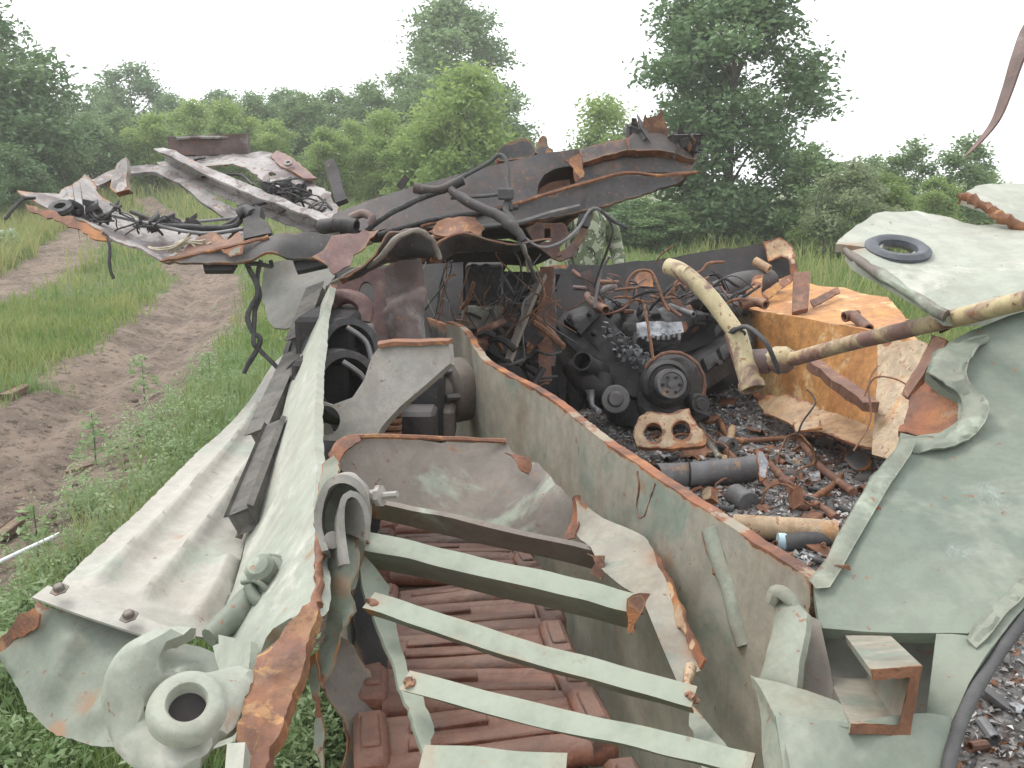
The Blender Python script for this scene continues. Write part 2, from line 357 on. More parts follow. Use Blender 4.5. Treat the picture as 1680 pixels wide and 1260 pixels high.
def tubeVF(P, r, seg=8, n=5, hollow=0, jit=0, curve=True):
    P = catmull(P, n) if curve else np.asarray(P, float); m = len(P)
    r = np.interp(np.linspace(0, 1, m), np.linspace(0, 1, len(r)), r) if isinstance(r, (list, tuple)) else np.full(m, r)
    V = []; t0 = P[1] - P[0]; t0 /= np.linalg.norm(t0); a = np.array([0, 0, 1.]) if abs(t0[2]) < .9 else np.array([1., 0, 0])
    s = np.cross(t0, a); s /= np.linalg.norm(s)
    for i in range(m):
        t = P[min(i + 1, m - 1)] - P[max(i - 1, 0)]; t = t / (np.linalg.norm(t) + 1e-9)
        s = s - t * np.dot(s, t); s /= np.linalg.norm(s); u = np.cross(t, s)
        for q in range(seg):
            an = 2 * math.pi * q / seg; rr = r[i]
            p = P[i] + (s * math.cos(an) + u * math.sin(an)) * rr
            if jit: p = p + np.array([nz(p, 1 / max(rr, .004) * .25, 4), nz(p, 1 / max(rr, .004) * .25, 5), nz(p, 1 / max(rr, .004) * .25, 6)]) * jit * rr
            V.append(p)
    F = [(i * seg + q, i * seg + (q + 1) % seg, (i + 1) * seg + (q + 1) % seg, (i + 1) * seg + q) for i in range(m - 1) for q in range(seg)]
    if hollow:
        for end, ring in ((0, 0), (m - 1, m - 1)):
            c = P[ring]; t = (P[1] - P[0]) if end == 0 else (P[-1] - P[-2]); t = t / np.linalg.norm(t)
            b = len(V)
            for q in range(seg): V.append(c + (V[ring * seg + q] - c) * hollow)
            for q in range(seg): V.append(c + (V[ring * seg + q] - c) * hollow + t * (1 if end == 0 else -1) * r[ring] * 3.0)
            for q in range(seg):
                q2 = (q + 1) % seg; o_ = ring * seg
                f1 = (o_ + q, b + q, b + q2, o_ + q2); f2 = (b + q, b + seg + q, b + seg + q2, b + q2)
                if end: f1, f2 = f1[::-1], f2[::-1]
                F += [f1, f2]
            cap = tuple(range(b + seg, b + 2 * seg)); F.append(cap if end else cap[::-1])
    else:
        F.append(tuple(range(seg))[::-1]); F.append(tuple(range((m - 1) * seg, m * seg)))
    return V, F
def tube(name, P, r, mat, parent=None, seg=8, n=5, hollow=0, jit=0, curve=True):
    V, F = tubeVF(P, r, seg, n, hollow, jit, curve); return mk(name, V, F, mat, parent, 50)
def wp(*pts): return [W(*p) for p in pts]
def lathe(name, prof, c, axis, mat, parent=None, seg=28, arc=None, smooth=35):
    """profile (radius, along axis) turned about the axis through c"""
    c = np.asarray(c, float); ax = np.asarray(axis, float); ax /= np.linalg.norm(ax)
    a = np.array([0, 0, 1.]) if abs(ax[2]) < .9 else np.array([1., 0, 0])
    s = np.cross(ax, a); s /= np.linalg.norm(s); u = np.cross(ax, s); V = []
    for r_, z_ in prof:
        for q in range(seg):
            an = 2 * math.pi * q / seg; V.append(c + ax * z_ + (s * math.cos(an) + u * math.sin(an)) * max(r_, 1e-4))
    F = [(i * seg + q, (i + 1) * seg + q, (i + 1) * seg + (q + 1) % seg, i * seg + (q + 1) % seg) for i in range(len(prof) - 1) for q in range(seg)]
    if prof[0] != prof[-1]:
        F.append(tuple(range(seg))); F.append(tuple(range((len(prof) - 1) * seg, len(prof) * seg))[::-1])
    return mk(name, V, F, mat, parent, smooth)
def boxVF(c, ex, ey, ez, bev=.15):
    """a box with chamfered edges; half-extent vectors"""
    bm = bmesh.new(); bmesh.ops.create_cube(bm, size=2)
    mnl = min(np.linalg.norm(ex), np.linalg.norm(ey), np.linalg.norm(ez)); b = mnl * bev
    Mx = Matrix(((ex[0], ey[0], ez[0]), (ex[1], ey[1], ez[1]), (ex[2], ey[2], ez[2])))
    for v in bm.verts: v.co = Mx @ v.co
    if b > 0: bmesh.ops.bevel(bm, geom=list(bm.edges), offset=b, segments=1, affect='EDGES')
    bmesh.ops.recalc_face_normals(bm, faces=bm.faces); bm.verts.index_update()
    V = [np.array(v.co) + c for v in bm.verts]; F = [[v.index for v in f.verts] for f in bm.faces]; bm.free(); return V, F
def box(name, c, ex, ey, ez, mat, parent=None, bev=.15):
    V, F = boxVF(np.asarray(c, float), np.asarray(ex, float), np.asarray(ey, float), np.asarray(ez, float), bev); return mk(name, V, F, mat, parent, 30)
def bar(name, a, b, wdt, th, mat, parent=None, up=(0, 0, 1), bev=.2):
    a, b = np.asarray(a, float), np.asarray(b, float); t = (b - a) / 2; tn = t / np.linalg.norm(t)
    s = np.cross(tn, up); s /= np.linalg.norm(s); u = np.cross(s, tn)
    return box(name, (a + b) / 2, t, s * wdt / 2, u * th / 2, mat, parent, bev)
def joinVF(lst):
    V, F = [], []
    for v, f in lst:
        b = len(V); V += list(v); F += [[i + b for i in q] for q in f]
    return V, F
# ================================================================ GROUND with two wheel tracks, rising gently to the hedge on the left
def hbase(p):
    p = np.atleast_2d(np.asarray(p, float)); t = np.clip(p[:, 1] - 11, 0, 28); m = np.clip((-p[:, 0] - .5) / 5, 0, 1)
    return .066 * (t - 3.5 * (1 - np.exp(-t / 3.5))) * m * m * (3 - 2 * m)
_ts = np.concatenate([np.arange(1, 60, .05), np.arange(60, 140, 1)])
def Wg(px, py):
    q = CAMP + ray(px, py) * _ts[:, None]; below = q[:, 2] <= hbase(q[:, :2]); return q[np.argmax(below)] if below.any() else q[-1]
main_t = np.array([Wg(x, y)[:2] for x, y in ((-260, 1050), (-60, 860), (60, 745), (150, 665), (250, 580), (325, 505), (332, 455), (312, 415), (290, 380), (262, 350), (235, 326))])
left_t = np.array([Wg(x, y)[:2] for x, y in ((-330, 580), (-140, 520), (0, 480), (66, 452), (105, 425), (128, 400), (150, 370), (165, 345))])
wm = np.interp(np.arange(len(main_t)), [0, 3, 5, 7, 10], [.85, .72, .66, .42, .33]); wl = .62
def polyd(p, poly, wd=None):
    best = np.full(len(p), 1e9)
    for i in range(len(poly) - 1):
        a, b = poly[i], poly[i + 1]; d = b - a; t = np.clip(((p - a) @ d) / (d @ d), 0, 1); q = a + t[:, None] * d
        r_ = np.sqrt(((p - q) ** 2).sum(1)); w_ = (wd[i] * (1 - t) + wd[i + 1] * t) if wd is not None else 1
        best = np.minimum(best, r_ / w_)
    return best
def vnoise(p, s, seed):
    return np.array([mnoise.noise(Vector((a * s + seed * 11.3, b * s - seed * 5.7, seed))) for a, b in p])
def dirtmask(p):
    n = .35 * vnoise(p, .9, 1) + .30 * vnoise(p, 2.6, 2) + .15 * vnoise(p, 7, 3)
    m = np.maximum(1.25 - polyd(p, main_t, wm), (1.2 - polyd(p, left_t) / wl)) + n
    m = m - .55 * np.exp(-((p - np.array(Wz(158, 632, 0)[:2])) ** 2).sum(1) / .12)
    s, u = p @ NX[:2], p @ AX[:2]
    hull = (np.clip((s + .3) / .4, 0, 1) * np.clip((3.2 - s) / .4, 0, 1) * np.clip(u / .5, 0, 1) * np.clip((5.6 - u) / .5, 0, 1))
    return np.clip(m * 2.2, 0, 1) * (1 - hull * .3) + hull * .6
def gheight(p, dm):
    r_ = np.hypot(p[:, 0], p[:, 1])
    rut = -.13 * np.clip(1 - np.abs(polyd(p, main_t, wm) - .25) / .55, 0, 1) * (r_ < 45)
    clod = dm * (.028 * vnoise(p, 4, 6) + .018 * vnoise(p, 11, 7) - .03 * np.abs(vnoise(p, 1.7, 9))) + .03 * vnoise(p, .5, 8)
    return np.where(r_ < 60, rut + clod, 0) * np.clip((r_ - 1.0) / 1.5, 0, 1) + hbase(p)
ang = np.concatenate([np.radians(np.linspace(-42, 42, 420)), np.radians(np.linspace(46, 314, 68))])
rad = np.concatenate([[.25], np.geomspace(1.0, 60, 380), np.geomspace(66, 145, 10)])
na, nr = len(ang), len(rad)
AA, RR = np.meshgrid(ang, rad); GP = np.stack([(RR * np.sin(AA)).ravel(), (RR * np.cos(AA)).ravel()], 1)
near = np.hypot(GP[:, 0], GP[:, 1]) < 62
dm = np.zeros(len(GP)); dm[near] = dirtmask(GP[near]); gh = hbase(GP); gh[near] = gheight(GP[near], dm[near])
V = np.column_stack([GP, gh]); F = [(j * na + i, j * na + (i + 1) % na, (j + 1) * na + (i + 1) % na, (j + 1) * na + i) for j in range(nr - 1) for i in range(na)]
F.append(tuple(range(na))[::-1]); F = [f[::-1] for f in F]
k = N('earth_and_turf')
soil = k.mix(k.ramp(k.noise(1.6, 6, .7), .38, .62), (.135, .098, .074), (.245, .185, .140)); soil = k.mix(k.ramp(k.noise(11, 6, .75), .50, .62), soil, (.065, .046, .034)); soil = k.mix(k.ramp(k.noise(38, 5, .75), .57, .64), soil, (.28, .22, .17))
turf = k.mix(k.ramp(k.noise(1.2, 5, .7), .38, .62), (.085, .125, .040), (.145, .155, .062)); turf = k.mix(k.ramp(k.noise(25, 4, .7), .5, .65), turf, (.06, .075, .03))
c = k.mix(k.ramp(k.math('ADD', k.attr('dirt'), k.math('MULTIPLY', k.math('SUBTRACT', k.noise(9, 5, .75), .5), .7)), .35, .6), turf, soil)
k.bump(k.math('ADD', k.noise(9, 6, .75), k.math('MULTIPLY', k.noise(45, 5, .8), .5)), .9, .05); M['earth'] = k.fin(c, .95)
tag(mk('ground', V, F, 'earth', None, 70, {'dirt': dm}), kind='structure')
def gz(p2):
    p2 = np.atleast_2d(np.asarray(p2, float)); return gheight(p2, dirtmask(p2))

def leafmat(name, c1, c2, trans=.35, rough=.55):
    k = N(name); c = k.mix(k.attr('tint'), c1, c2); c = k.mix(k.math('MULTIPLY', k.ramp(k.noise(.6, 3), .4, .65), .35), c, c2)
    k.fin(c, rough); tr = k.n('ShaderNodeBsdfTranslucent'); k.put(tr.inputs[0], c)
    mx = k.n('ShaderNodeMixShader'); mx.inputs[0].default_value = trans; k.t.links.new(k.b.outputs[0], mx.inputs[1]); k.t.links.new(tr.outputs[0], mx.inputs[2])
    k.t.links.new(mx.outputs[0], k.t.nodes['Material Output'].inputs[0]); M[name] = k.m
leafmat('leaf_dark', (.080, .148, .066), (.165, .262, .112))
leafmat('leaf_mid', (.11, .185, .072), (.205, .305, .125))
leafmat('leaf_bright', (.18, .28, .08), (.32, .42, .14), .55)
leafmat('leaf_pale', (.17, .23, .11), (.30, .35, .20), .5)
leafmat('grass_blades', (.105, .215, .045), (.42, .39, .17), .40, .6)
leafmat('weed_leaf', (.165, .27, .095), (.36, .44, .25), .45, .6)
k = N('bark'); c = k.mix(k.ramp(k.noise(9, 5, .7, (1, 1, .2)), .4, .6), (.055, .043, .034), (.115, .095, .078)); k.bump(k.noise(22, 5, .7, (1, 1, .2)), .7, .03); M['bark'] = k.fin(c, .9)

def leaves(C, T, n, spread, size, flat=.55):
    """n leaf-sized quads round every cluster centre C; T is the cluster's tint"""
    m = len(C); P = np.repeat(C, n, 0) + rng.normal(0, 1, (m * n, 3)) * spread * np.array([1, 1, flat])
    a = rng.normal(0, 1, (m * n, 3)); a[:, 2] = a[:, 2] * .5 - .25; a /= np.linalg.norm(a, axis=1)[:, None]
    b = rng.normal(0, 1, (m * n, 3)); b -= a * (a * b).sum(1)[:, None]; b /= np.linalg.norm(b, axis=1)[:, None]
    s = (size * rng.uniform(.6, 1.4, m * n))[:, None]
    V = np.stack([P - a * s, P + b * s * .42, P + a * s, P - b * s * .42], 1).reshape(-1, 3)
    F = np.arange(m * n * 4).reshape(-1, 4); t = np.clip(np.repeat(T, n) + rng.normal(0, .16, m * n), 0, 1)
    return V, F, np.repeat(t, 4)
def fastmesh(name, V, F, mat, tint=None):
    me = bpy.data.meshes.new(name); nv, nf, kk = len(V), len(F), F.shape[1]
    me.vertices.add(nv); me.vertices.foreach_set('co', np.asarray(V, np.float32).ravel()); me.loops.add(nf * kk); me.loops.foreach_set('vertex_index', F.astype(np.int32).ravel())
    me.polygons.add(nf); me.polygons.foreach_set('loop_start', np.arange(0, nf * kk, kk, dtype=np.int32)); me.update(calc_edges=True)
    if tint is not None: at = me.attributes.new('tint', 'FLOAT', 'POINT'); at.data.foreach_set('value', np.asarray(tint, np.float32))
    me.materials.append(M[mat]); return me
def tree_meshes(h, wdt, base, lobes, ncl, nlf, size, mat, seed, trunk=.09, shape=1.0, stems=1):
    """trunk with limbs reaching the lobes of the crown; crown of leaves clustered about twig ends"""
    g = np.random.default_rng(seed); L = []; C = []; T = []; cents = []
    for i in range(lobes):
        f = (i + .5) / lobes; z = base + (h - base) * (f ** .9); prof = (math.sin(math.pi * min(1, .16 + .86 * f) ** shape)) ** .7
        an = i * 2.399 + g.uniform(-.5, .5); rr = wdt / 2 * prof * g.uniform(.35, .92)
        if f > .93: rr *= .3
        cents.append((np.array([math.cos(an) * rr, math.sin(an) * rr, z]), wdt * .5 * g.uniform(.20, .36) * (.55 + .6 * prof)))
    st = []
    for s in range(stems):
        off = np.array([g.normal(0, .25), g.normal(0, .25), 0]) if stems > 1 else np.zeros(3)
        tp = [off + np.array([0, 0, -.1]), off * 1.2 + np.array([g.normal(0, .05), g.normal(0, .05), h * .25]), off * 1.5 + np.array([g.normal(0, .12), g.normal(0, .12), h * .55]), off * 1.3 + np.array([g.normal(0, .15), g.normal(0, .15), h * .9])]
        L.append(tubeVF(tp, [trunk, trunk * .75, trunk * .5, trunk * .12], 7, 5, 0, .15)); st.append(catmull(tp, 8))
    for i, (c, r_) in enumerate(cents):
        tr = st[i % stems]; j = np.argmin(np.abs(tr[:, 2] - max(base * .5, c[2] - .45 * np.hypot(c[0], c[1]) - .25 * h * .3))); a = tr[j]
        L.append(tubeVF([a, (a + c) / 2 + np.array([0, 0, .08 * h * .2]), c], [trunk * .38, trunk * .2, trunk * .05], 5, 4, 0, .2))
        n = max(4, int(ncl * (r_ ** 2) / sum(q[1] ** 2 for q in cents)))
        d = g.normal(0, 1, (n, 3)); d /= np.linalg.norm(d, axis=1)[:, None]; p = c + d * r_ * (g.uniform(.1, 1.35, n) ** .7)[:, None] * np.array([1, 1, .62])
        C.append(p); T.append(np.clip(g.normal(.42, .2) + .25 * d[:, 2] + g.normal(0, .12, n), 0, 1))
        for q in range(0, n, 7): L.append(tubeVF([c, (c + p[q]) / 2 + np.array([0, 0, .05]), p[q]], [trunk * .10, trunk * .06, trunk * .03], 4, 2))
    V, F = joinVF(L); me = bpy.data.meshes.new('trunk'); me.from_pydata([tuple(v) for v in V], [], [tuple(f) for f in F]); me.shade_smooth(); me.materials.append(M['bark'])
    C, T = np.concatenate(C), np.concatenate(T); lv = leaves(C, T, nlf, size * 2.6, size)
    return me, fastmesh('crown', lv[0], lv[1], mat, lv[2])
def tree(name, label, cat, X, Y, meshes, scale=1, rz=0, group=None, sz=None):
    o = empty(name, (X, Y, float(hbase((X, Y))[0]) - .03), label, cat, group); o.scale = (scale, scale, sz or scale); o.rotation_euler.z = rz
    for nm, me in zip(('trunk', 'crown'), meshes):
        c = bpy.data.objects.new(nm, me); COL.objects.link(c); c.parent = o
    return o
def gx(px, dist): return (px - 840) / FPX * dist / 1.0
def top(y, dist): return CAM_Z + (290 - y) / FPX * dist      # height of something whose top shows at row y
# big locust on the right, dark tree on the left, tall tree in the middle
tree('locust_tree', 'tall dense dark green locust tree behind the rear plate of the wreck', 'tree', gx(1185, 23), 23, tree_meshes(8.3, 4.9, .5, 46, 1080, 38, .085, 'leaf_dark', 11, .13, .62, 1))
tree('broad_tree', 'dark green broad tree beside the dry tall grass by the wheel track', 'tree', gx(5, 27), 27, tree_meshes(5.9, 5.0, .5, 34, 700, 36, .10, 'leaf_dark', 12, .14, .9, 1))
tree('tall_tree', 'tall blue-green tree rising behind the bright young acacias', 'tree', gx(745, 46), 46, tree_meshes(top(38, 46) - .4, 6.2, 3.0, 26, 560, 36, .13, 'leaf_mid', 13, .15, .8, 1), sz=1)
B1 = tree_meshes(4.2, 3.6, .4, 20, 380, 36, .085, 'leaf_bright', 21, .06, .9, 2)
B2 = tree_meshes(4.0, 3.2, .3, 20, 360, 36, .085, 'leaf_mid', 22, .06, 1.0, 2)
B3 = tree_meshes(4.0, 3.4, .4, 20, 340, 36, .085, 'leaf_dark', 23, .07, .9, 1)
B4 = tree_meshes(2.4, 2.2, .15, 11, 320, 40, .060, 'leaf_bright', 24, .035, .8, 3)
B5 = tree_meshes(2.4, 2.0, .15, 11, 260, 34, .060, 'leaf_pale', 25, .03, .9, 3)
B6 = tree_meshes(3.2, 1.9, .7, 11, 190, 30, .070, 'leaf_mid', 26, .035, .9, 1)
BR = 'bright green acacia in the hedge behind the peeled roof'; DKL = 'darker green tree in the hedge along the field edge'; MDL = 'mid green bushy tree in the hedge along the field edge'
rows = [(768, 27, 128, B1, 'bright yellow-green young acacia in front of the tall blue-green tree', None), (690, 29, 205, B1, 'bright green acacia behind the left half of the charred roof beam', 'bright acacias in the hedge'), (640, 31, 190, B1, 'bright green acacia between the bent rod stubs on the roof', 'bright acacias in the hedge'), (590, 34, 205, B1, 'bright green acacia just right of the upright bent rod stub', 'bright acacias in the hedge'), (545, 30, 215, B4, 'bright green acacia directly behind the upright bent rod stub', 'bright acacias in the hedge'), (460, 33, 205, B1, 'bright green acacia behind the bleached sheet with the small ring', 'bright acacias in the hedge'), (392, 34, 175, B1, 'bright green acacia behind the end of the red-brown box beam', 'bright acacias in the hedge'), (340, 36, 175, B1, 'bright green acacia above the middle of the red-brown box beam', 'bright acacias in the hedge'), (270, 33, 195, B1, 'bright green acacia behind the hinge block and arched strip', 'bright acacias in the hedge'), (840, 30, 235, B4, 'bright green acacia behind the lugs on the roof beam', 'bright acacias in the hedge'),
        (620, 44, 150, B2, 'mid green hedge tree second row, right of the upright bent rod stub', 'mid green hedge trees'), (510, 40, 165, B2, 'mid green hedge tree second row, behind the bleached roof sheet', 'mid green hedge trees'), (430, 42, 165, B2, 'mid green hedge tree second row, right of the box beam', 'mid green hedge trees'), (560, 46, 160, B2, 'mid green hedge tree second row, above the upright bent rod stub', 'mid green hedge trees'), (170, 32, 195, B2, 'mid green hedge tree over the torn tip of the peeled roof', 'mid green hedge trees'), (225, 38, 190, B2, 'mid green hedge tree over the hinge block of the roof', 'mid green hedge trees'), (700, 40, 140, B2, 'mid green hedge tree tucked left of the tall blue-green tree', 'mid green hedge trees'), (120, 30, 215, B2, 'mid green hedge tree next to the broad dark tree', 'mid green hedge trees'), (800, 42, 150, B2, 'mid green hedge tree tucked right of the tall blue-green tree', 'mid green hedge trees'),
        (245, 52, 122, B3, 'dark round-headed tree standing above the hedge, far left of the tall tree', None), (300, 48, 165, B3, 'dark green hedge tree beside the round-headed dark tree', 'dark hedge trees'), (150, 40, 170, B3, 'dark green hedge tree behind the dry grass by the track', 'dark hedge trees'), (205, 44, 175, B3, 'dark green hedge tree at the end of the wheel track', 'dark hedge trees'), (85, 30, 190, B3, 'dark green hedge tree touching the broad dark tree', 'dark hedge trees'), (380, 50, 160, B3, 'dark green hedge tree far back above the box beam', 'dark hedge trees'), (40, 24, 240, B3, 'dark green hedge tree low in front of the broad dark tree', 'dark hedge trees'), (-30, 22, 230, B3, 'dark green hedge tree at the foot of the broad dark tree', 'dark hedge trees'), (480, 50, 158, B3, 'dark green hedge tree far back above the bleached sheet', 'dark hedge trees'),
        (990, 30, 172, B1, 'bright green sapling top between the roof beam and the locust tree', None), (940, 34, 255, B4, 'bright green acacia behind the notch in the roof beam', 'bright acacias in the hedge'), (895, 32, 262, B4, 'bright green acacia behind the small lug on the roof beam', 'bright acacias in the hedge'),
        (1085, 21.5, 330, B2, 'dark leafy shrub under the locust tree, left of the locust trunk', 'shrubs under the locust tree'), (1160, 22, 335, B3, 'dark leafy shrub under the locust tree, right against the locust trunk', 'shrubs under the locust tree'), (1285, 22.5, 325, B3, 'dark leafy shrub under the locust tree, under the pale sapling', 'shrubs under the locust tree'), (1040, 22, 325, B3, 'dark leafy shrub under the locust tree, below the free end of the roof beam', 'shrubs under the locust tree'),
        (1385, 19, 268, B5, 'pale green shrub with whitish leaves beside the locust tree', None), (1440, 21, 285, B4, 'bright green shrub behind the ring seal of the deck plate', 'shrubs behind the deck plate'), (1520, 24, 290, B4, 'bright green shrub behind the deck plate rim', 'shrubs behind the deck plate'), (1345, 20, 315, B4, 'bright green shrub between the locust and the deck plate tip', 'shrubs behind the deck plate'), (1475, 27, 232, B6, 'slender open tree above the ring seal of the deck plate', 'slender trees behind the deck plate'), (1565, 26, 226, B6, 'slender open tree beneath the hanging torn strip', 'slender trees behind the deck plate'), (1320, 20.5, 238, B6, 'slender pale sapling at the edge of the locust crown', None), (1600, 30, 280, B4, 'bright green shrub behind the deck lobe with the rusty cut', 'shrubs behind the deck plate'), (1420, 30, 260, B2, 'mid green bush in the distance behind the pale shrub', None)]
hts = {id(B1): 4.2, id(B2): 4.0, id(B3): 4.0, id(B4): 2.4, id(B5): 2.4, id(B6): 3.2}
for i, (px, d, y, me, lab, gr) in enumerate(rows):
    hh = top(y, d) - float(hbase((gx(px, d), d))[0]); s_ = hh / hts[id(me)]
    tree('shrub' if hh < 2.6 else 'young_tree', lab, 'shrub' if hh < 2.6 else 'tree', gx(px, d), d, me, max(s_, .55) * 1.0, i * 1.7, gr, s_)

# ================================================================ GRASS, WEEDS
def inhull(p):
    s, u = p @ NX[:2], p @ AX[:2]; return (s > -.15) & (s < 3.0) & (u > .4) & (u < 5.4)
def grass(n, r0, r1, hmin, hmax, wd, tfun, pw, a0=-37, a1=37, dens=None):
    th = np.radians(rng.uniform(a0, a1, n)); q = rng.uniform(0, 1, n); r_ = (r0 ** pw + q * (r1 ** pw - r0 ** pw)) ** (1 / pw)
    p = np.stack([r_ * np.sin(th), r_ * np.cos(th)], 1); dmk = dirtmask(p); pn = vnoise(p, .8, 20)
    ok = (rng.uniform(0, 1, n) > dmk * 1.15) & ~inhull(p)
    if dens is not None: ok &= rng.uniform(0, 1, n) < dens(p, pn)
    p, r_, pn, dmk = p[ok], r_[ok], pn[ok], dmk[ok]; m = len(p); z = gheight(p, dmk)
    an = rng.uniform(0, 2 * np.pi, m); hgt = rng.uniform(hmin, hmax, m) * (.75 + .5 * np.clip(pn + .5, 0, 1)); w_ = wd * (1 + r_ * .10) * rng.uniform(.6, 1.3, m)
    b = np.column_stack([p, z - .01]); s = np.column_stack([np.cos(an), np.sin(an), np.zeros(m)]) * w_[:, None]; ln = rng.normal(0, .28, (m, 2)) * hgt[:, None]
    mid = b + np.column_stack([ln * .35, hgt * .58]); tip = b + np.column_stack([ln, hgt * rng.uniform(.85, 1, m)])
    V = np.stack([b - s, b + s, mid + s * .7, mid - s * .7, tip + s * .08, tip - s * .08], 1).reshape(-1, 3); i0 = np.arange(m)[:, None] * 6
    F = np.concatenate([i0 + np.array([0, 1, 2, 3]), i0 + np.array([3, 2, 4, 5])]); t = np.clip(tfun(p, r_, pn) + rng.normal(0, .14, m), 0, 1)
    return V, F, np.repeat(t, 6)
strip = lambda p, r_, pn: .16 + .36 * np.clip(pn + .1, 0, 1) + .12 * (p[:, 0] < -3)
def adds(name, label, cat, parts, mat):
    V = []; F = []; T = []; b = 0
    for v, f, t in parts: V.append(v); F.append(f + b); T.append(t); b += len(v)
    me = fastmesh(name, np.concatenate(V), np.concatenate(F), mat, np.concatenate(T)); o = bpy.data.objects.new(name, me); COL.objects.link(o); return tag(o, label, cat, kind='stuff')
adds('meadow_grass', 'short green and straw-coloured meadow grass round the wheel tracks', 'grass', [grass(90000, 2.0, 14, .07, .22, .0032, strip, .9), grass(85000, 9, 48, .09, .26, .0045, lambda p, r_, pn: .14 + .42 * np.clip(pn + .2, 0, 1) - .10 * (p[:, 0] > 0), .8)], 'grass_blades')
adds('tall_dry_grass', 'tall dry straw-coloured grass at the field edge', 'grass', [grass(26000, 17, 36, .25, .65, .004, lambda p, r_, pn: .6 + .3 * np.clip(pn, -1, 1), 1, -37, -18, lambda p, pn: np.where((p[:, 0] < -.47 * p[:, 1]), .9, .12)), grass(6000, 12, 28, .3, .7, .004, lambda p, r_, pn: .38 + .3 * pn, 1, 10, 36, lambda p, pn: np.where(p[:, 0] > .2 * p[:, 1], .5, .03))], 'grass_blades')
# low leafy weeds between the track and the vehicle
wpoly = np.array([(-40, 1010), (110, 830), (215, 715), (310, 620), (400, 520), (440, 470), (500, 450), (500, 560), (300, 800), (120, 960), (60, 1060), (30, 1150), (260, 1290), (560, 1290), (540, 1100), (480, 1080), (470, 1270), (-40, 1300)], float)
pts = np.stack([rng.uniform(-40, 570, 5200), rng.uniform(450, 1290, 5200)], 1); pts = pts[pip(pts, wpoly)]
wq = np.array([Wz(x, y, 0)[:2] for x, y in pts]); wq = np.concatenate([wq, wq[:500] + rng.normal(0, .2, (min(500, len(wq)), 2))]); sU = wq @ NX[:2]; wq = wq[(sU < .25)]; wq = wq[vnoise(wq, 2.6, 31) > -.12]
wz_ = gheight(wq, dirtmask(wq)); C = []; T = []; Ls = []
def weed_pts(p, z, h, n):
    q = rng.uniform(.1, 1, n); an = rng.uniform(0, 6.28, n); rr = h * .42 * (1.05 - q * .8) * rng.uniform(.5, 1, n)
    return np.column_stack([p[0] + np.cos(an) * rr, p[1] + np.sin(an) * rr, z + q * h])
for p, z in zip(wq, wz_):
    h = rng.uniform(.06, .24); C.append(weed_pts(p, z, h, 9)); T.append(np.clip(rng.normal(.42, .22) + (C[-1][:, 2] - z) / .32 * .3 - .1, 0, 1))
lv = leaves(np.concatenate(C), np.concatenate(T), 3, .018, .013, .7)
adds('weed_cover', 'low fresh green leafy weeds along the side of the wreck', 'weeds', [lv, grass(26000, 2.0, 9, .08, .24, .0022, lambda p, r_, pn: .38 + .4 * pn, .9, -36, -8, lambda p, pn: np.where(p @ NX[:2] > -2.0, .9, .1))], 'weed_leaf')
def weed_plant(px, py, h, label, n=34):
    p = Wz(px, py, 0); z = float(gz(p[:2])[0]); C = weed_pts((0, 0), 0, h, n); v = leaves(C, np.clip(rng.normal(.55, .15, n), 0, 1), 4, .02, .026, .7)
    o = empty('weed_plant', (p[0], p[1], z), label, 'weed', None); me = fastmesh('foliage', v[0], v[1], 'weed_leaf', v[2]); c = bpy.data.objects.new('foliage', me); COL.objects.link(c); c.parent = o
    tube('stem', [wloc(o) + (0, 0, -.02), wloc(o) + (.01, 0, h * .5), wloc(o) + (0, .02, h)], [.006, .004, .002], 'leaf_mid', o, 5)
weed_plant(155, 745, .34, 'tall silvery weed at the edge of the main wheel track'); weed_plant(235, 640, .38, 'upright weed standing where the dirt meets the green verge'); weed_plant(60, 905, .30, 'leafy weed beside the white stick'); weed_plant(490, 1200, .26, 'broad-leaved weed under the torn front of the side plate'); weed_plant(20, 1180, .3, 'dense weed under the crumpled mudguard'); weed_plant(345, 640, .32, 'weed clump close to the fender edge')
for (x, y, lab) in ((25, 425, 'white-flowered weed clump in the tall grass at the left track'), (8, 430, 'smaller white-flowered weed in the tall grass beside the first')):
    p = Wg(x, y); o = empty('flowering_weed', (p[0], p[1], p[2]), lab, 'weed'); C = weed_pts((0, 0), 0, .55, 40); v = leaves(C, np.full(40, .5), 5, .04, .04, .7); me = fastmesh('foliage', v[0], v[1], 'weed_leaf', v[2]); c = bpy.data.objects.new('foliage', me); COL.objects.link(c); c.parent = o
    C = weed_pts((0, 0), .35, .25, 12); v = leaves(C, np.full(12, .5), 8, .025, .014, .4); me = fastmesh('flowers', v[0], v[1], 'leaf_pale', v[2]); me.materials.clear(); me.materials.append(M['white']); c = bpy.data.objects.new('flowers', me); COL.objects.link(c); c.parent = o
# ================================================================ THE WRECK
base = Wz(800, 1000, 0)
WR = empty('wrecked_vehicle', (0.6, 3.0, 0), 'burnt-out tracked armoured vehicle torn open, pale green paint and rusty torn edges', 'wreck')

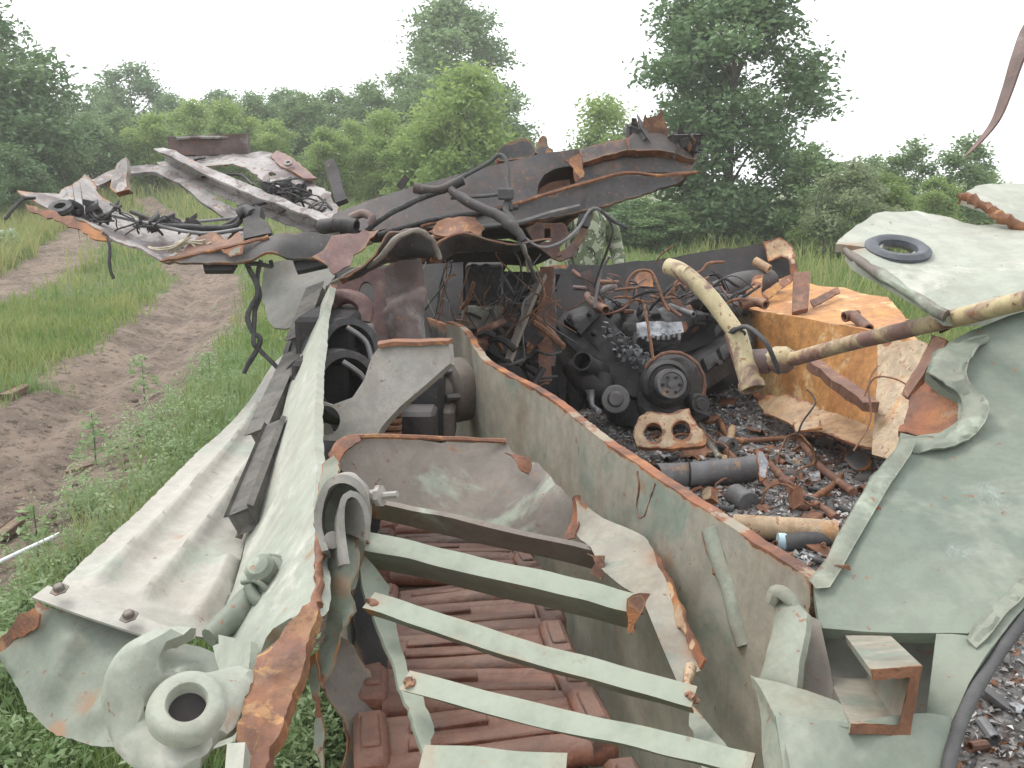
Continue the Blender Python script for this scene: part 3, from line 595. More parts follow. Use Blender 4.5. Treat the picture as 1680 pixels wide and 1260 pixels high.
# ---- left side plate leaning out, with its torn front end
sp_ = plate('side_plate', [(545, 462, 3.25), (530, 520, 2.85), (521, 600, 2.42), (516, 700, 2.02), (517, 780, 1.75), (516, 850, 1.56), (518, 930, 1.39), (514, 1000, 1.27), (478, 1012, 1.24), (448, 1030, 1.25), (428, 1062, 1.27), (414, 1110, 1.27), (362, 1100, 1.42, 0), (345, 1040, 1.62, 0), (385, 960, 1.83, 0), (410, 850, 2.12, 0), (440, 720, 2.7, 0), (480, 600, 3.3, 0), (505, 540, 3.5, 0)],
            'green_lite', WR, thick=.022, res=.022, jag=.0035, rw=.05, rough=.003)
plate('torn_end', [(516, 985, 1.262), (522, 1010, 1.235), (502, 1075, 1.19), (470, 1170, 1.12), (430, 1275, 1.04), (392, 1275, 1.035), (388, 1195, 1.09), (412, 1120, 1.17), (430, 1070, 1.21), (452, 1036, 1.225), (484, 1012, 1.236)],
      'torn', WR, thick=.02, res=.010, jag=.006, rough=.007, rscale=22, rw=.3)
# second, inner skin of the plate, seen as a pale stripe beside the rubber pads
bar('edge_strip', W(497, 560, 3.12), W(462, 725, 2.42), .035, .006, 'green_lite', sp_, up=(-.6, 0, .8))
# rubber pads bolted to the outside
for (a, b, wd) in (((402, 852, 2.0), (457, 708, 2.46), .052), ((428, 718, 2.50), (486, 588, 3.06), .052), ((491, 562, 3.02), (522, 478, 3.42), .055)):
    A_, B_ = W(*a), W(*b)
    pd = bar('rubber_pad', A_, B_, wd, .055, 'pad', sp_, up=(-.35, -.2, .9), bev=.42)
    off = np.array([.048, .03, -.03])
    bar('pad_backing', A_ + off, B_ + off, .022, .05, 'soot', sp_, up=(-.35, -.2, .9), bev=.1)
    for t in (.12, .88):
        q = A_ + (B_ - A_) * t + off * .8
        lathe('bolt', [(.006, -.02), (.006, .03), (.012, .03), (.012, .042)], q, (.8, .3, .1), 'steelgrey', sp_, 8)

# ---- fender sheet with pressed ribs
fe = plate('fender', [(70, 985, 1.62), (95, 962, 1.67), (150, 908, 1.82), (270, 795, 2.30), (330, 735, 2.65), (392, 678, 3.05), (470, 593, 3.72), (498, 548, 3.95), (505, 545, 3.55, 0), (480, 602, 3.32, 0), (440, 722, 2.72, 0), (410, 852, 2.14, 0), (385, 962, 1.85, 0), (345, 1046, 1.64, 0), (235, 1030, 1.56, 0)],
           'dusty', WR, thick=.004, res=.011, torn=True, jag=.002, rw=.02, rough=.0018, rscale=4,
           beads=[([(168, 972), (240, 884), (318, 790), (392, 692), (420, 648)], .018, .024), ([(243, 985), (300, 906), (358, 828), (416, 742)], .018, .024), ([(325, 1000), (352, 955), (374, 908)], .018, .024)])
st = sweep('edge_flange', wp((66, 972, 1.60), (150, 1002, 1.57), (235, 1030, 1.54), (300, 1052, 1.52)), [(-.018, -.002), (.018, -.002), (.018, .003), (-.018, .003)], 'dusty', fe, up=(0, -.2, 1))
for (x, y, d) in ((98, 968, 1.575), (212, 1012, 1.53)):
    lathe('bolt', [(.016, 0), (.016, .002), (.0095, .002), (.0095, .010), (.007, .012), (0, .012)], W(x, y, d), (-.05, -.25, .97), 'guard', fe, 6, smooth=20)
# the crumpled front mudguard, hanging lower
mg = plate('mudguard', [(60, 986, 1.615, 0), (75, 996, 1.60, 0), (150, 1012, 1.59, 0), (235, 1040, 1.575, 0), (330, 1062, 1.56, 0), (402, 1090, 1.52, 0), (398, 1150, 1.46, 0), (385, 1215, 1.38, 0), (310, 1240, 1.38), (250, 1230, 1.38), (160, 1224, 1.41), (92, 1206, 1.45), (45, 1165, 1.50), (18, 1110, 1.56), (-8, 1072, 1.62), (-6, 1052, 1.63), (28, 1030, 1.60), (50, 1012, 1.59)],
           'green', WR, thick=.004, res=.014, jag=.002, rw=.03, rough=.003, rscale=4,
           beads=[([(125, 1062), (88, 1125)], .020, .024), ([(215, 1085), (165, 1180)], .020, .024), ([(300, 1100), (262, 1190)], .020, .024)])
plate('curled_flap', [(-10, 1062, 1.62), (30, 1012, 1.585), (56, 996, 1.577), (68, 1008, 1.565), (62, 1030, 1.56), (20, 1055, 1.59), (-10, 1090, 1.61)], 'rust', mg, thick=.004, res=.012, jag=.004, rw=.2)
plate('hull_nose_plate', [(356, 1040, 1.40), (412, 1052, 1.30), (410, 1112, 1.25), (385, 1150, 1.22), (356, 1115, 1.33)], 'green_lite', WR, thick=.012, res=.02, rw=.02, torn=False)

# ---- tow hook
hk = plate('tow_hook', [(343, 1024, 1.10), (322, 1016, 1.085), (282, 1020, 1.06), (240, 1040, 1.05), (212, 1075, 1.045), (199, 1118, 1.045), (203, 1165, 1.045), (216, 1205, 1.035), (240, 1240, 1.02), (285, 1262, 1.0), (345, 1262, 1.0), (362, 1238, 1.02), (380, 1210, 1.06), (408, 1195, 1.10), (424, 1150, 1.14), (436, 1100, 1.18), (412, 1084, 1.19), (362, 1094, 1.14), (322, 1094, 1.085), (296, 1082, 1.065), (290, 1066, 1.065), (302, 1052, 1.07), (330, 1043, 1.085), (344, 1034, 1.10)],
           'green_lite', WR, thick=.075, res=.011, torn=False, curve=True, inflate=.03, rough=.002, rscale=9, holes=[(306, 1157, 27, 19)])
rc = W(307, 1156, 1.028); rax = CAMP - rc; rax = rax / np.linalg.norm(rax) + np.array([-.03, .08, .60]); rax /= np.linalg.norm(rax)
lathe('eye_boss', [(.021, -.05), (.0215, .003), (.024, .007), (.034, .007), (.039, .004), (.043, -.003), (.046, -.012), (.021, -.05)], rc, rax, 'green_lite', hk, 36)
lathe('eye_bore_shade', [(.0, -.016), (.0219, -.016), (.0219, -.05), (0, -.05)], rc, rax, 'soot', hk, 24)  # added dark disc: the shade of a deep bore put into its colour
# hook weld collar running into the plate
plate('nose_lug', [(372, 1218, 1.0), (402, 1217, 1.0), (398, 1275, .97), (368, 1275, .97)], 'green_lite', WR, thick=.03, res=.02, torn=False)
# ---- towing clevis behind the hook
cl = tube('clevis_arm', wp((343, 1046, 1.45), (372, 1022, 1.48), (410, 990, 1.52), (440, 968, 1.55)), [.016, .024, .028, .024], 'green', WR, 10, jit=.15)
lathe('pin_head', [(.0, .03), (.018, .028), (.026, .02), (.026, 0), (.036, -.004), (.040, -.012), (.036, -.024), (.02, -.05)], W(432, 940, 1.52), (-.15, -.55, .8), 'green', cl, 20)
tube('retaining_ring', wp((404, 940, 1.54), (415, 918, 1.545), (440, 912, 1.56), (462, 918, 1.56), (464, 935, 1.55), (448, 952, 1.54)), .0055, 'green', cl)
tube('clevis_jaw', wp((408, 962, 1.50), (422, 985, 1.49), (450, 990, 1.50), (462, 965, 1.53)), .011, 'green', cl)
tube('locking_pin', wp((398, 955, 1.51), (425, 955, 1.49), (462, 998, 1.50), (470, 1010, 1.50)), .005, 'green', cl)
plate('mount_lug', [(425, 950, 1.56), (462, 928, 1.56), (470, 985, 1.52), (452, 1018, 1.50), (435, 1000, 1.53)], 'green', cl, thick=.02, res=.015, torn=False)

# ---- crumpled track guard: the stays and sheets of its frame
bk = plate('guard_bulkhead', [(538, 742, 1.93), (570, 720, 1.97), (640, 716, 2.02), (830, 723, 2.02), (838, 744, 2.0), (884, 760, 1.97), (912, 790, 1.92), (938, 818, 1.88), (945, 850, 1.87), (932, 890, 1.86), (800, 875, 1.92, 0), (612, 840, 1.93, 0), (575, 790, 1.93, 0)],
           'guard', WR, thick=.006, res=.02, jag=.003, rw=.045, rough=.006)
tube('rolled_lip', wp((545, 742, 1.91), (562, 722, 1.94), (600, 716, 1.98), (700, 718, 2.01), (830, 724, 2.01)), .006, 'rust', bk, 6, jit=.3)
plate('curled_tab', [(538, 745, 1.90), (556, 722, 1.92), (590, 713, 1.96), (592, 722, 1.94), (572, 735, 1.90), (556, 762, 1.88), (548, 780, 1.87)], 'rust', bk, thick=.005, res=.012, rw=.15)
plate('torn_tab', [(828, 742, 1.96), (848, 744, 1.95), (870, 750, 1.94), (868, 776, 1.93), (856, 772, 1.925), (846, 758, 1.93)], 'rust', bk, thick=.004, res=.01, rw=.2)
plate('torn_corner', [(936, 816, 1.83), (948, 812, 1.80), (944, 884, 1.76), (922, 888, 1.775), (938, 850, 1.82)], 'rust', bk, thick=.004, res=.012, rw=.2)
plate('guard_skin', [(526, 760, 1.62), (548, 745, 1.62), (560, 785, 1.55), (596, 812, 1.52), (602, 872, 1.50), (594, 930, 1.45), (578, 985, 1.41), (556, 1040, 1.38), (546, 1095, 1.35), (527, 1130, 1.33), (524, 1060, 1.38), (540, 980, 1.44), (527, 900, 1.50), (521, 830, 1.55)],
      'green', WR, thick=.005, res=.012, jag=.003, rough=.012, rscale=13, rw=.004, ctrl=[(560, 870, 1.44), (555, 960, 1.40)])
fp = [(-.005, -.026), (.005, -.026), (.006, .026), (-.004, .026)]
lb = sweep('folded_lug', wp((536, 915, 1.43), (526, 865, 1.45), (530, 818, 1.45), (548, 790, 1.44), (574, 785, 1.43), (598, 802, 1.43), (602, 835, 1.44), (597, 880, 1.45)), fp, 'pale', WR, up=(.1, -1, .3), jit=.006, scale=[1.0, 1.2, 1.3, 1.2, 1.3, 1.1, 1.0, .8])
sweep('inner_fold', wp((560, 930, 1.40), (556, 880, 1.41), (560, 835, 1.41), (572, 815, 1.41), (584, 832, 1.42), (586, 880, 1.43)), fp, 'pale', lb, up=(.4, -1, .2), jit=.006, twist=.5)
plate('lug_skin', [(530, 925, 1.46), (521, 850, 1.475), (534, 803, 1.47), (560, 787, 1.465), (590, 798, 1.46), (604, 832, 1.465), (600, 885, 1.475), (582, 965, 1.44), (556, 975, 1.43)], 'green', lb, thick=.005, res=.010, rough=.008, rscale=22, rw=.008, jag=.002)
lathe('bolt', [(.012, 0), (.012, .012), (.018, .014), (.018, .022), (.006, .024), (.006, .05)], W(607, 815, 1.45), (1, -.3, .2), 'pale', lb, 8)
lathe('washer', [(.005, 0), (.014, .002), (.014, .006), (.005, .008)], W(545, 885, 1.42), (.3, -1, .2), 'pale', lb, 18)
plate('crushed_skirt', [(520, 1080, 1.40), (556, 1035, 1.42), (580, 1060, 1.45), (612, 1100, 1.45), (625, 1290, 1.36), (560, 1290, 1.32), (562, 1180, 1.36), (540, 1140, 1.37)], 'guard', WR, thick=.004, res=.018, rough=.014, rscale=9, rw=.02)
plate('skirt_edge', [(505, 1075, 1.36), (515, 1070, 1.35), (530, 1200, 1.28), (540, 1290, 1.24), (528, 1290, 1.24), (515, 1190, 1.29)], 'green', WR, thick=.003, res=.012, rw=.02)
plate('inner_skirt', [(575, 905, 1.60), (600, 900, 1.62), (625, 1010, 1.56), (640, 1290, 1.44), (605, 1290, 1.42), (585, 1060, 1.50)], 'soot', WR, thick=.005, res=.03, rough=.01)
def angle_bar(name, a, b, flange, web, mat='frame', n=10, mid=None, ends=True, hang=0):
    """a rolled angle: a flat top flange tilted to the viewer and a web hanging from its near edge"""
    P = [W(*a)] + ([W(*m_) for m_ in mid] if mid else []) + [W(*b)]
    t = .004
    prof = [(flange / 2, t), (0, t * 1.05), (-flange / 2, t), (-flange / 2, 0), (0, 0), (flange / 2 - t, 0), (flange / 2 - t - hang, -web), (flange / 2 - hang, -web)]
    return sweep(name, P, prof, mat, WR, up=(.06, -.45, .88), n=n + 6, jit=.003, rust_ends=1, smooth=25)
angle_bar('cross_stay', (608, 820, 1.80), (992, 906, 1.70), .012, .058, 'guard', hang=.008)
angle_bar('cross_stay', (588, 886, 1.50), (1046, 992, 1.39), .038, .085, mid=[(800, 934, 1.45)], hang=.034)
angle_bar('cross_stay', (606, 986, 1.365), (1140, 1146, 1.176), .034, .026, mid=[(850, 1066, 1.27)], hang=.012)
angle_bar('cross_stay', (664, 1117, 1.205), (1235, 1258, 1.02), .030, .022, mid=[(900, 1180, 1.13), (1080, 1218, 1.08)], hang=.012)
angle_bar('cross_stay', (690, 1256, 1.12), (930, 1268, 1.08), .05, .02)
for (x, y, d) in ((596, 884, 1.495), (1044, 998, 1.385), (612, 990, 1.36), (1134, 1142, 1.18), (672, 1120, 1.20)):
    tube('weld_lump', wp((x - 8, y - 6, d - .002), (x, y, d - .005), (x + 8, y + 8, d - .002)), [.004, .006, .004], 'darkrust', WR, 7, 4, jit=1.2)
plate('stay_end', [(1030, 985, 1.37), (1062, 972, 1.38), (1055, 1000, 1.37), (1042, 1042, 1.36), (1028, 1038, 1.365)], 'darkrust', WR, thick=.004, res=.012, rw=.06)
plate('stay_end', [(962, 905, 1.66), (992, 912, 1.64), (988, 948, 1.64), (968, 940, 1.65), (975, 925, 1.65)], 'darkrust', WR, thick=.004, res=.012, rw=.06)
plate('left_rail', [(585, 900, 1.50, 0), (612, 925, 1.49, 0), (640, 962, 1.48, 0), (636, 985, 1.46, 0), (650, 1010, 1.43, 0), (668, 1100, 1.30, 0), (690, 1140, 1.26), (712, 1190, 1.20), (708, 1290, 1.12), (692, 1290, 1.12), (690, 1210, 1.18), (652, 1130, 1.27, 0), (630, 1050, 1.37, 0), (612, 998, 1.43), (594, 960, 1.46, 0)],
      'frame', WR, thick=.005, res=.014, rough=.004, rw=.03)
rr = plate('right_rail', [(943, 813, 1.80), (962, 830, 1.78, 0), (990, 852, 1.75, 0), (1058, 880, 1.68), (1074, 905, 1.63), (1115, 1000, 1.46), (1152, 1080, 1.34), (1148, 1094, 1.33), (1136, 1104, 1.33), (1126, 1130, 1.30), (1112, 1118, 1.31, 0), (1082, 1052, 1.40, 0), (1055, 985, 1.50, 0), (1020, 960, 1.56, 0), (985, 930, 1.64), (972, 900, 1.68), (945, 876, 1.77)],
           'hullwall', WR, thick=.005, res=.016, jag=.003, rough=.004, rw=.035, ctrl=[(1040, 930, 1.60)])
plate('rail_flange', [(1072, 900, 1.635), (1080, 912, 1.60), (1156, 1082, 1.30), (1150, 1095, 1.30), (1130, 1060, 1.36), (1095, 985, 1.49)], 'rusttan', rr, thick=.004, res=.012, rw=.03)
plate('lower_rail', [(1126, 1148, 1.26), (1142, 1162, 1.24, 0), (1190, 1220, 1.14, 0), (1228, 1280, 1.05, 0), (1180, 1290, 1.06), (1150, 1260, 1.12), (1132, 1200, 1.2)], 'green', WR, thick=.005, res=.016, rw=.03)
tube('torn_stub', wp((1132, 1095, 1.32), (1128, 1120, 1.29), (1122, 1145, 1.27)), [.010, .006, .009], 'rusttan', WR, jit=.5)

# ---- upper run of track in the bay
trk = empty('track', (-.1, 1.5, .8)); trk.parent = WR; trk.location = np.array((-.1, 1.5, .8)) - np.array(WR.location)
def track_link_VF():
    """one cast link: leading pin tube, broad rounded web, trailing eye, end blocks; local x = across, y = along"""
    L = [tubeVF([np.array([x, -.058, 0]) for x in np.linspace(-.15, .15, 9)], .024, 10, 1, 0, .15, False),
         tubeVF([np.array([x, .052, -.004]) for x in np.linspace(-.15, .15, 9)], .019, 10, 1, 0, .15, False),
         boxVF(np.array([0, -.002, -.002]), np.array([.148, 0, 0]), np.array([0, .052, .0]), np.array([0, 0, .012]), .4),
         boxVF(np.array([.01, -.028, .016]), np.array([.125, 0, 0]), np.array([0, .012, 0]), np.array([0, 0, .008]), .4),
         boxVF(np.array([-.05, .024, .012]), np.array([.06, 0, .002]), np.array([0, .010, 0]), np.array([0, 0, .006]), .4)]
    for x in (-.168, .168):
        L.append(boxVF(np.array([x, -.006, .002]), np.array([.025, 0, 0]), np.array([0, .068, 0]), np.array([0, 0, .030]), .35))
        L.append(boxVF(np.array([x, -.002, .030]), np.array([.014, 0, 0]), np.array([0, .040, 0]), np.array([0, 0, .008]), .4))
    return joinVF(L)
tv, tf = track_link_VF(); tv = np.array(tv)
link_me = None
path = catmull([W(840, 1330, 1.20), W(800, 1190, 1.37), W(772, 1060, 1.66), W(748, 930, 2.14), W(738, 850, 2.62), W(735, 800, 3.05), W(732, 760, 3.5)], 40)
acc = 0; nxt = 0
for i in range(len(path) - 1):
    seg_ = np.linalg.norm(path[i + 1] - path[i])
    if acc >= nxt:
        if link_me is None:
            lo = mk('track_link', tv + wloc(trk), tf, 'track', trk, 40); link_me = lo.data; lk = lo
        else:
            lk = bpy.data.objects.new('track_link', link_me); COL.objects.link(lk); lk.parent = trk
        t = path[min(i + 3, len(path) - 1)] - path[max(i - 3, 0)]; t /= np.linalg.norm(t); x = np.cross(t, (0, 0, 1)); x /= np.linalg.norm(x)
        x = x + np.array([0, 0, random.uniform(-.07, .07)]); x /= np.linalg.norm(x); u = np.cross(x, t)
        Mx = Matrix(((x[0], t[0], u[0]), (x[1], t[1], u[1]), (x[2], t[2], u[2]))).to_4x4()
        Mx = Mx @ Matrix.Rotation(random.uniform(-.12, .12), 4, 'X'); Mx.translation = Vector(path[i] - wloc(trk) + np.array([random.uniform(-.012, .012), 0, random.uniform(-.012, .010)])); lk.matrix_local = Mx
        nxt += .152
    acc += seg_
# road wheels that carry the hull (in the shade of the bay)
for q in range(5):
    p = H(.50, 1.9 + q * .85, .36) - NX * .22
    rwh = lathe('road_wheel', [(.06, -.10), (.10, -.09), (.28, -.075), (.31, -.085), (.335, -.08), (.335, .08), (.31, .085), (.28, .075), (.10, .09), (.06, .10)], p, NX, 'guard', WR, 32)
    lathe('tyre', [(.33, -.075), (.36, -.07), (.36, .07), (.33, .075), (.33, -.075)], p, NX, 'soot', rwh, 32)

# ---- hull side wall between the track bay and the inside
topw = [(733, 527), (750, 534), (770, 556), (792, 590), (840, 618), (905, 655), (960, 700), (1010, 737), (1060, 772), (1120, 812), (1180, 852), (1250, 898), (1332, 950)]
Tw = [Wz(x, y, 1.2) for x, y in topw]
dn = lambda p, z: np.array([p[0] - .02, p[1], z])
hw = plate('hull_side_wall', [tuple(p) + (True,) for p in Tw] + [tuple(dn(Tw[-1] + np.array([.0, -.02, 0]), .95)) + (False,), tuple(dn(Tw[-1], .40)) + (False,), tuple(dn(Tw[6], .40)) + (False,), tuple(dn(Tw[0], .40)) + (False,)],
           'hullwall', WR, thick=.024, res=.022, jag=.0012, rw=.026, rough=.004, world=True)
wo = Tw[8]; wn = np.cross(Tw[-1] - Tw[4], dn(Tw[8], .4) - Tw[8]); wn /= np.linalg.norm(wn)
def onwall(px, py):
    r = ray(px, py); return CAMP + r * (((wo - CAMP) @ wn) / (r @ wn))
p_end = H(.74, 5.0, 1.05)
plate('hull_side_wall_rear', [tuple(Tw[0] + np.array([.03, -.05, -.02])), tuple(p_end), tuple(dn(p_end, .4)), tuple(dn(Tw[0], .4))], 'soot', WR, thick=.02, res=.06, world=True)
for pl_ in (((1046, 772), (1049, 800), (1045, 830), (1050, 850)), ((1076, 792), (1067, 820), (1060, 842), (1052, 850))):
    tube('weld_seam', [onwall(*p) for p in pl_], .0022, 'darkrust', hw, 6, 10, jit=1.0)
# stiffening half-tube and cast lugs on the wall
sweep('stiffener', [onwall(*p) for p in ((1166, 868), (1192, 950), (1224, 1058))], [(.016 * math.cos(a), .016 * math.sin(a)) for a in np.linspace(0, math.pi, 7)], 'green', hw, up=(-1, -.3, .1), jit=.003)
tube('weld_bead', [onwall(*p) for p in ((1158, 872), (1166, 905), (1178, 940))], .007, 'rust', hw, 6, 10, jit=.9)
tube('weld_seam', wp((1262, 985, 1.205), (1275, 968, 1.20), (1298, 985, 1.19), (1310, 1000, 1.185)), .010, 'green', hw, jit=.6)
lugs = plate('bracket_cheek', [(1258, 985, 1.20), (1284, 966, 1.20), (1316, 1000, 1.16), (1308, 1060, 1.12), (1296, 1128, 1.08), (1246, 1124, 1.13), (1238, 1110, 1.15), (1256, 1040, 1.18)], 'green', WR, thick=.03, res=.016, torn=False, inflate=.010, rough=.004, rscale=14)
plate('bracket_recess', [(1302, 1000, 1.22), (1345, 1018, 1.20), (1362, 1095, 1.16), (1372, 1155, 1.12), (1285, 1135, 1.16)], 'guard', WR, thick=.01, res=.02, torn=False)
plate('bracket_floor', [(1234, 1110, 1.13), (1300, 1122, 1.08), (1372, 1150, 1.06), (1400, 1170, 1.02), (1500, 1195, .97), (1560, 1165, 1.04), (1480, 1210, .955), (1390, 1190, .97), (1275, 1180, 1.02)], 'green', WR, thick=.012, res=.018, torn=False)
plate('nose_face', [(1272, 1172, 1.02), (1400, 1186, .97), (1530, 1170, .97), (1560, 1180, .985), (1540, 1290, .93), (1290, 1290, .95)], 'green_plate', WR, thick=.015, res=.02, torn=False, rough=.004)
plate('nose_edge', [(1226, 1105, 1.14), (1246, 1118, 1.12), (1285, 1180, 1.015), (1300, 1290, .95), (1262, 1290, .98), (1248, 1200, 1.06)], 'green', WR, thick=.012, res=.018, torn=False)

# ---- broad green bow plate with the burnt-out notch
bowp = [(1332, 948, 1.255), (1358, 920, 1.275), (1372, 884, 1.30), (1398, 840, 1.335), (1430, 785, 1.385), (1470, 740, 1.44), (1478, 708, 1.47), (1500, 715, 1.475), (1540, 712, 1.475), (1568, 690, 1.50), (1572, 655, 1.54), (1545, 635, 1.56), (1522, 612, 1.58), (1530, 580, 1.62), (1570, 552, 1.66), (1620, 530, 1.68), (1720, 485, 1.72),
        (1880, 440, 1.74), (2010, 470, 1.68, 0), (2040, 700, 1.40, 0), (2000, 790, 1.30, 0), (1870, 812, 1.28, 0), (1760, 880, 1.25, 0), (1690, 945, 1.18, 0), (1632, 1015, 1.12, 0), (1588, 1038, 1.10, 0), (1530, 1038, 1.13, 0), (1440, 1036, 1.17, 0), (1345, 1030, 1.20, 0)]
bw = plate('bow_plate', bowp, 'bow', WR, thick=.02, res=.022, jag=.004, rough=.004, rscale=5, rw=.03, ctrl=[(1500, 860, 1.30), (1620, 800, 1.35)])
plate('burnt_notch', [(1474, 708, 1.50), (1500, 716, 1.485), (1540, 716, 1.48), (1570, 692, 1.505), (1576, 655, 1.55), (1540, 632, 1.59), (1515, 618, 1.63), (1492, 660, 1.60)], 'rust', WR, thick=.012, res=.014, rough=.006, rscale=14, rw=.4)
plate('notch_side', [(1524, 545, 1.76), (1552, 556, 1.70), (1530, 590, 1.65), (1512, 625, 1.62), (1492, 655, 1.61), (1478, 650, 1.66), (1500, 600, 1.72)], 'darkrust', WR, thick=.012, res=.016, rough=.006)
plate('weld_lip', [(1328, 950, 1.238), (1356, 916, 1.258), (1372, 880, 1.285), (1398, 836, 1.32), (1430, 782, 1.368), (1468, 738, 1.42), (1478, 716, 1.44), (1504, 720, 1.44), (1496, 742, 1.412), (1462, 792, 1.36), (1430, 846, 1.31), (1402, 894, 1.272), (1382, 930, 1.246), (1362, 962, 1.228), (1338, 965, 1.23)], 'green', bw, thick=.003, res=.008, jag=.005, rough=.0026, rscale=48, torn=False, inflate=.002)
plate('melted_rim', [(1528, 588, 1.60), (1556, 564, 1.63), (1600, 548, 1.65), (1625, 548, 1.645), (1612, 566, 1.62), (1590, 592, 1.575), (1590, 622, 1.53), (1618, 652, 1.49), (1620, 684, 1.46), (1590, 716, 1.435), (1548, 736, 1.425), (1500, 736, 1.43), (1478, 724, 1.445), (1482, 712, 1.455), (1540, 714, 1.455), (1572, 690, 1.475), (1578, 656, 1.52), (1552, 632, 1.54), (1524, 612, 1.57)], 'green', bw, thick=.005, res=.009, jag=.004, rough=.009, rscale=24, torn=False, inflate=.004, curve=True)
for (x, y, d) in ((1428, 832, 1.335), (1378, 928, 1.25)):
    plate('gouge', [(x - 18, y - 4, d), (x + 14, y, d - .005), (x + 18, y + 6, d - .005), (x - 14, y + 4, d)], 'darkrust', bw, thick=.003, res=.008, rw=.1)
plate('hatch_web', [(1536, 1040, 1.12), (1590, 1040, 1.085), (1640, 1012, 1.105), (1690, 940, 1.175), (1770, 872, 1.25), (1870, 812, 1.28), (2000, 790, 1.30), (2000, 815, 1.27), (1870, 842, 1.25), (1770, 905, 1.21), (1700, 975, 1.15), (1640, 1045, 1.08), (1590, 1120, 1.02), (1548, 1210, .97), (1530, 1290, .93), (1490, 1290, .95), (1520, 1170, 1.03)], 'green_plate', WR, thick=.018, res=.018, torn=False)
tube('hatch_seal', wp((2000, 830, 1.25), (1870, 860, 1.23), (1760, 935, 1.18), (1696, 1000, 1.12), (1640, 1070, 1.07), (1592, 1150, 1.0), (1562, 1230, .95), (1552, 1300, .92)), .0075, 'rubber', WR, 12, n=8)
plate('hatch_ridge', [(1586, 1048, 1.075), (1598, 1022, 1.09), (1640, 985, 1.12), (1700, 922, 1.18), (1800, 850, 1.24), (1806, 870, 1.225), (1715, 942, 1.16), (1652, 1004, 1.10), (1620, 1046, 1.07), (1602, 1062, 1.06)], 'green', bw, thick=.006, res=.010, torn=False, inflate=.005, rough=.003, rscale=30)
# ---- stub of C-channel sticking out of the nose
cf = [(1428, 1098), (1514, 1093), (1492, 1208), (1394, 1204), (1396, 1187), (1474, 1190), (1494, 1112), (1432, 1116)]
cv = W(1385, 1040, 1.20) - W(1428, 1098, .96); Vc = []
for t in np.linspace(0, 1, 9): Vc += [W(x, y, .96) + cv * t for x, y in cf]
Fc = [(i * 8 + j, i * 8 + (j + 1) % 8, (i + 1) * 8 + (j + 1) % 8, (i + 1) * 8 + j) for i in range(8) for j in range(8)] + [tuple(range(8))[::-1], tuple(range(64, 72))]
cb = mk('channel_stub', Vc, Fc, 'hullwall', WR, 25, {'rust': [1] * 8 + [.35] * 8 + [0] * 56})
cq = []
for (x0, y0), (x1, y1) in zip(cf, cf[1:] + cf[:1]): cq += [(x0 + (x1 - x0) * t + random.uniform(-1.5, 1.5), y0 + (y1 - y0) * t + random.uniform(-1.5, 1.5)) for t in np.linspace(0, 1, 7, endpoint=False)]
nq = len(cq); mid_ = np.array(cq).mean(0)
Vq = [W(x, y, .952 + random.uniform(0, .004)) for x, y in cq] + [W(x + .02 * (x - mid_[0]), y + .02 * (y - mid_[1]), .975) for x, y in cq]
mk('torch_cut_end', Vq, [tuple(range(nq))[::-1], tuple(range(nq, 2 * nq))] + [(i, (i + 1) % nq, nq + (i + 1) % nq, nq + i) for i in range(nq)], 'rust', cb, 30)
plate('nose_inner', [(1296, 985, 1.30), (1345, 1012, 1.30), (1480, 1025, 1.28), (1610, 1028, 1.24), (1575, 1190, 1.16), (1400, 1200, 1.20), (1280, 1160, 1.24)], 'smoked', WR, thick=.012, res=.025, torn=False, rough=.004)
tube('torn_edge', wp((523, 845, 1.552), (524, 900, 1.44), (524, 950, 1.345), (521, 992, 1.275)), .0075, 'rust', sp_, 8, 14, jit=1.1)

# ---- upper right plate with a ring seal, and the torn strip above it
up_ = plate('deck_plate', [(1370, 400, 1.92), (1405, 370, 2.02), (1440, 350, 2.10), (1505, 343, 2.16), (1560, 356, 2.14), (1604, 368, 2.10), (1650, 362, 2.08), (1760, 352, 2.05, 0), (1760, 450, 1.72, 0), (1700, 488, 1.66), (1620, 520, 1.64), (1552, 520, 1.66), (1540, 508, 1.68), (1470, 468, 1.76), (1400, 428, 1.84), (1388, 412, 1.88), (1425, 404, 1.90)],
            'green_lite', WR, thick=.018, res=.03, jag=.004, rough=.005, rscale=4, rw=.05, ctrl=[(1480, 410, 1.90), (1600, 440, 1.80)], holes=[(1473, 410, 27, 12)])
plate('deck_lobe', [(1574, 322, 2.14), (1600, 306, 2.22), (1660, 300, 2.26), (1760, 298, 2.26, 0), (1760, 362, 2.06, 0), (1690, 372, 2.03), (1650, 356, 2.06), (1620, 336, 2.10)], 'green_lite', WR, thick=.018, res=.03, jag=.005, rough=.006, rw=.06)
rcn = W(1473, 409, 1.893)
lathe('ring_seal', [(.038, -.006), (.040, .006), (.048, .011), (.058, .011), (.068, .004), (.066, -.006), (.038, -.006)], rcn, (0.0, -.20, .60), 'ringseal', up_, 44)
tube('torch_cut_edge', wp((1572, 322, 2.11), (1596, 328, 2.09), (1622, 342, 2.07), (1644, 358, 2.04), (1690, 376, 2.01)), [.007, .011, .012, .013, .012], 'rust', up_, 8, jit=.8)
tube('torch_cut_edge', wp((1386, 412, 1.87), (1440, 448, 1.79), (1500, 488, 1.71), (1552, 518, 1.655)), [.009, .012, .012, .012], 'guard', up_, 8, jit=.6)
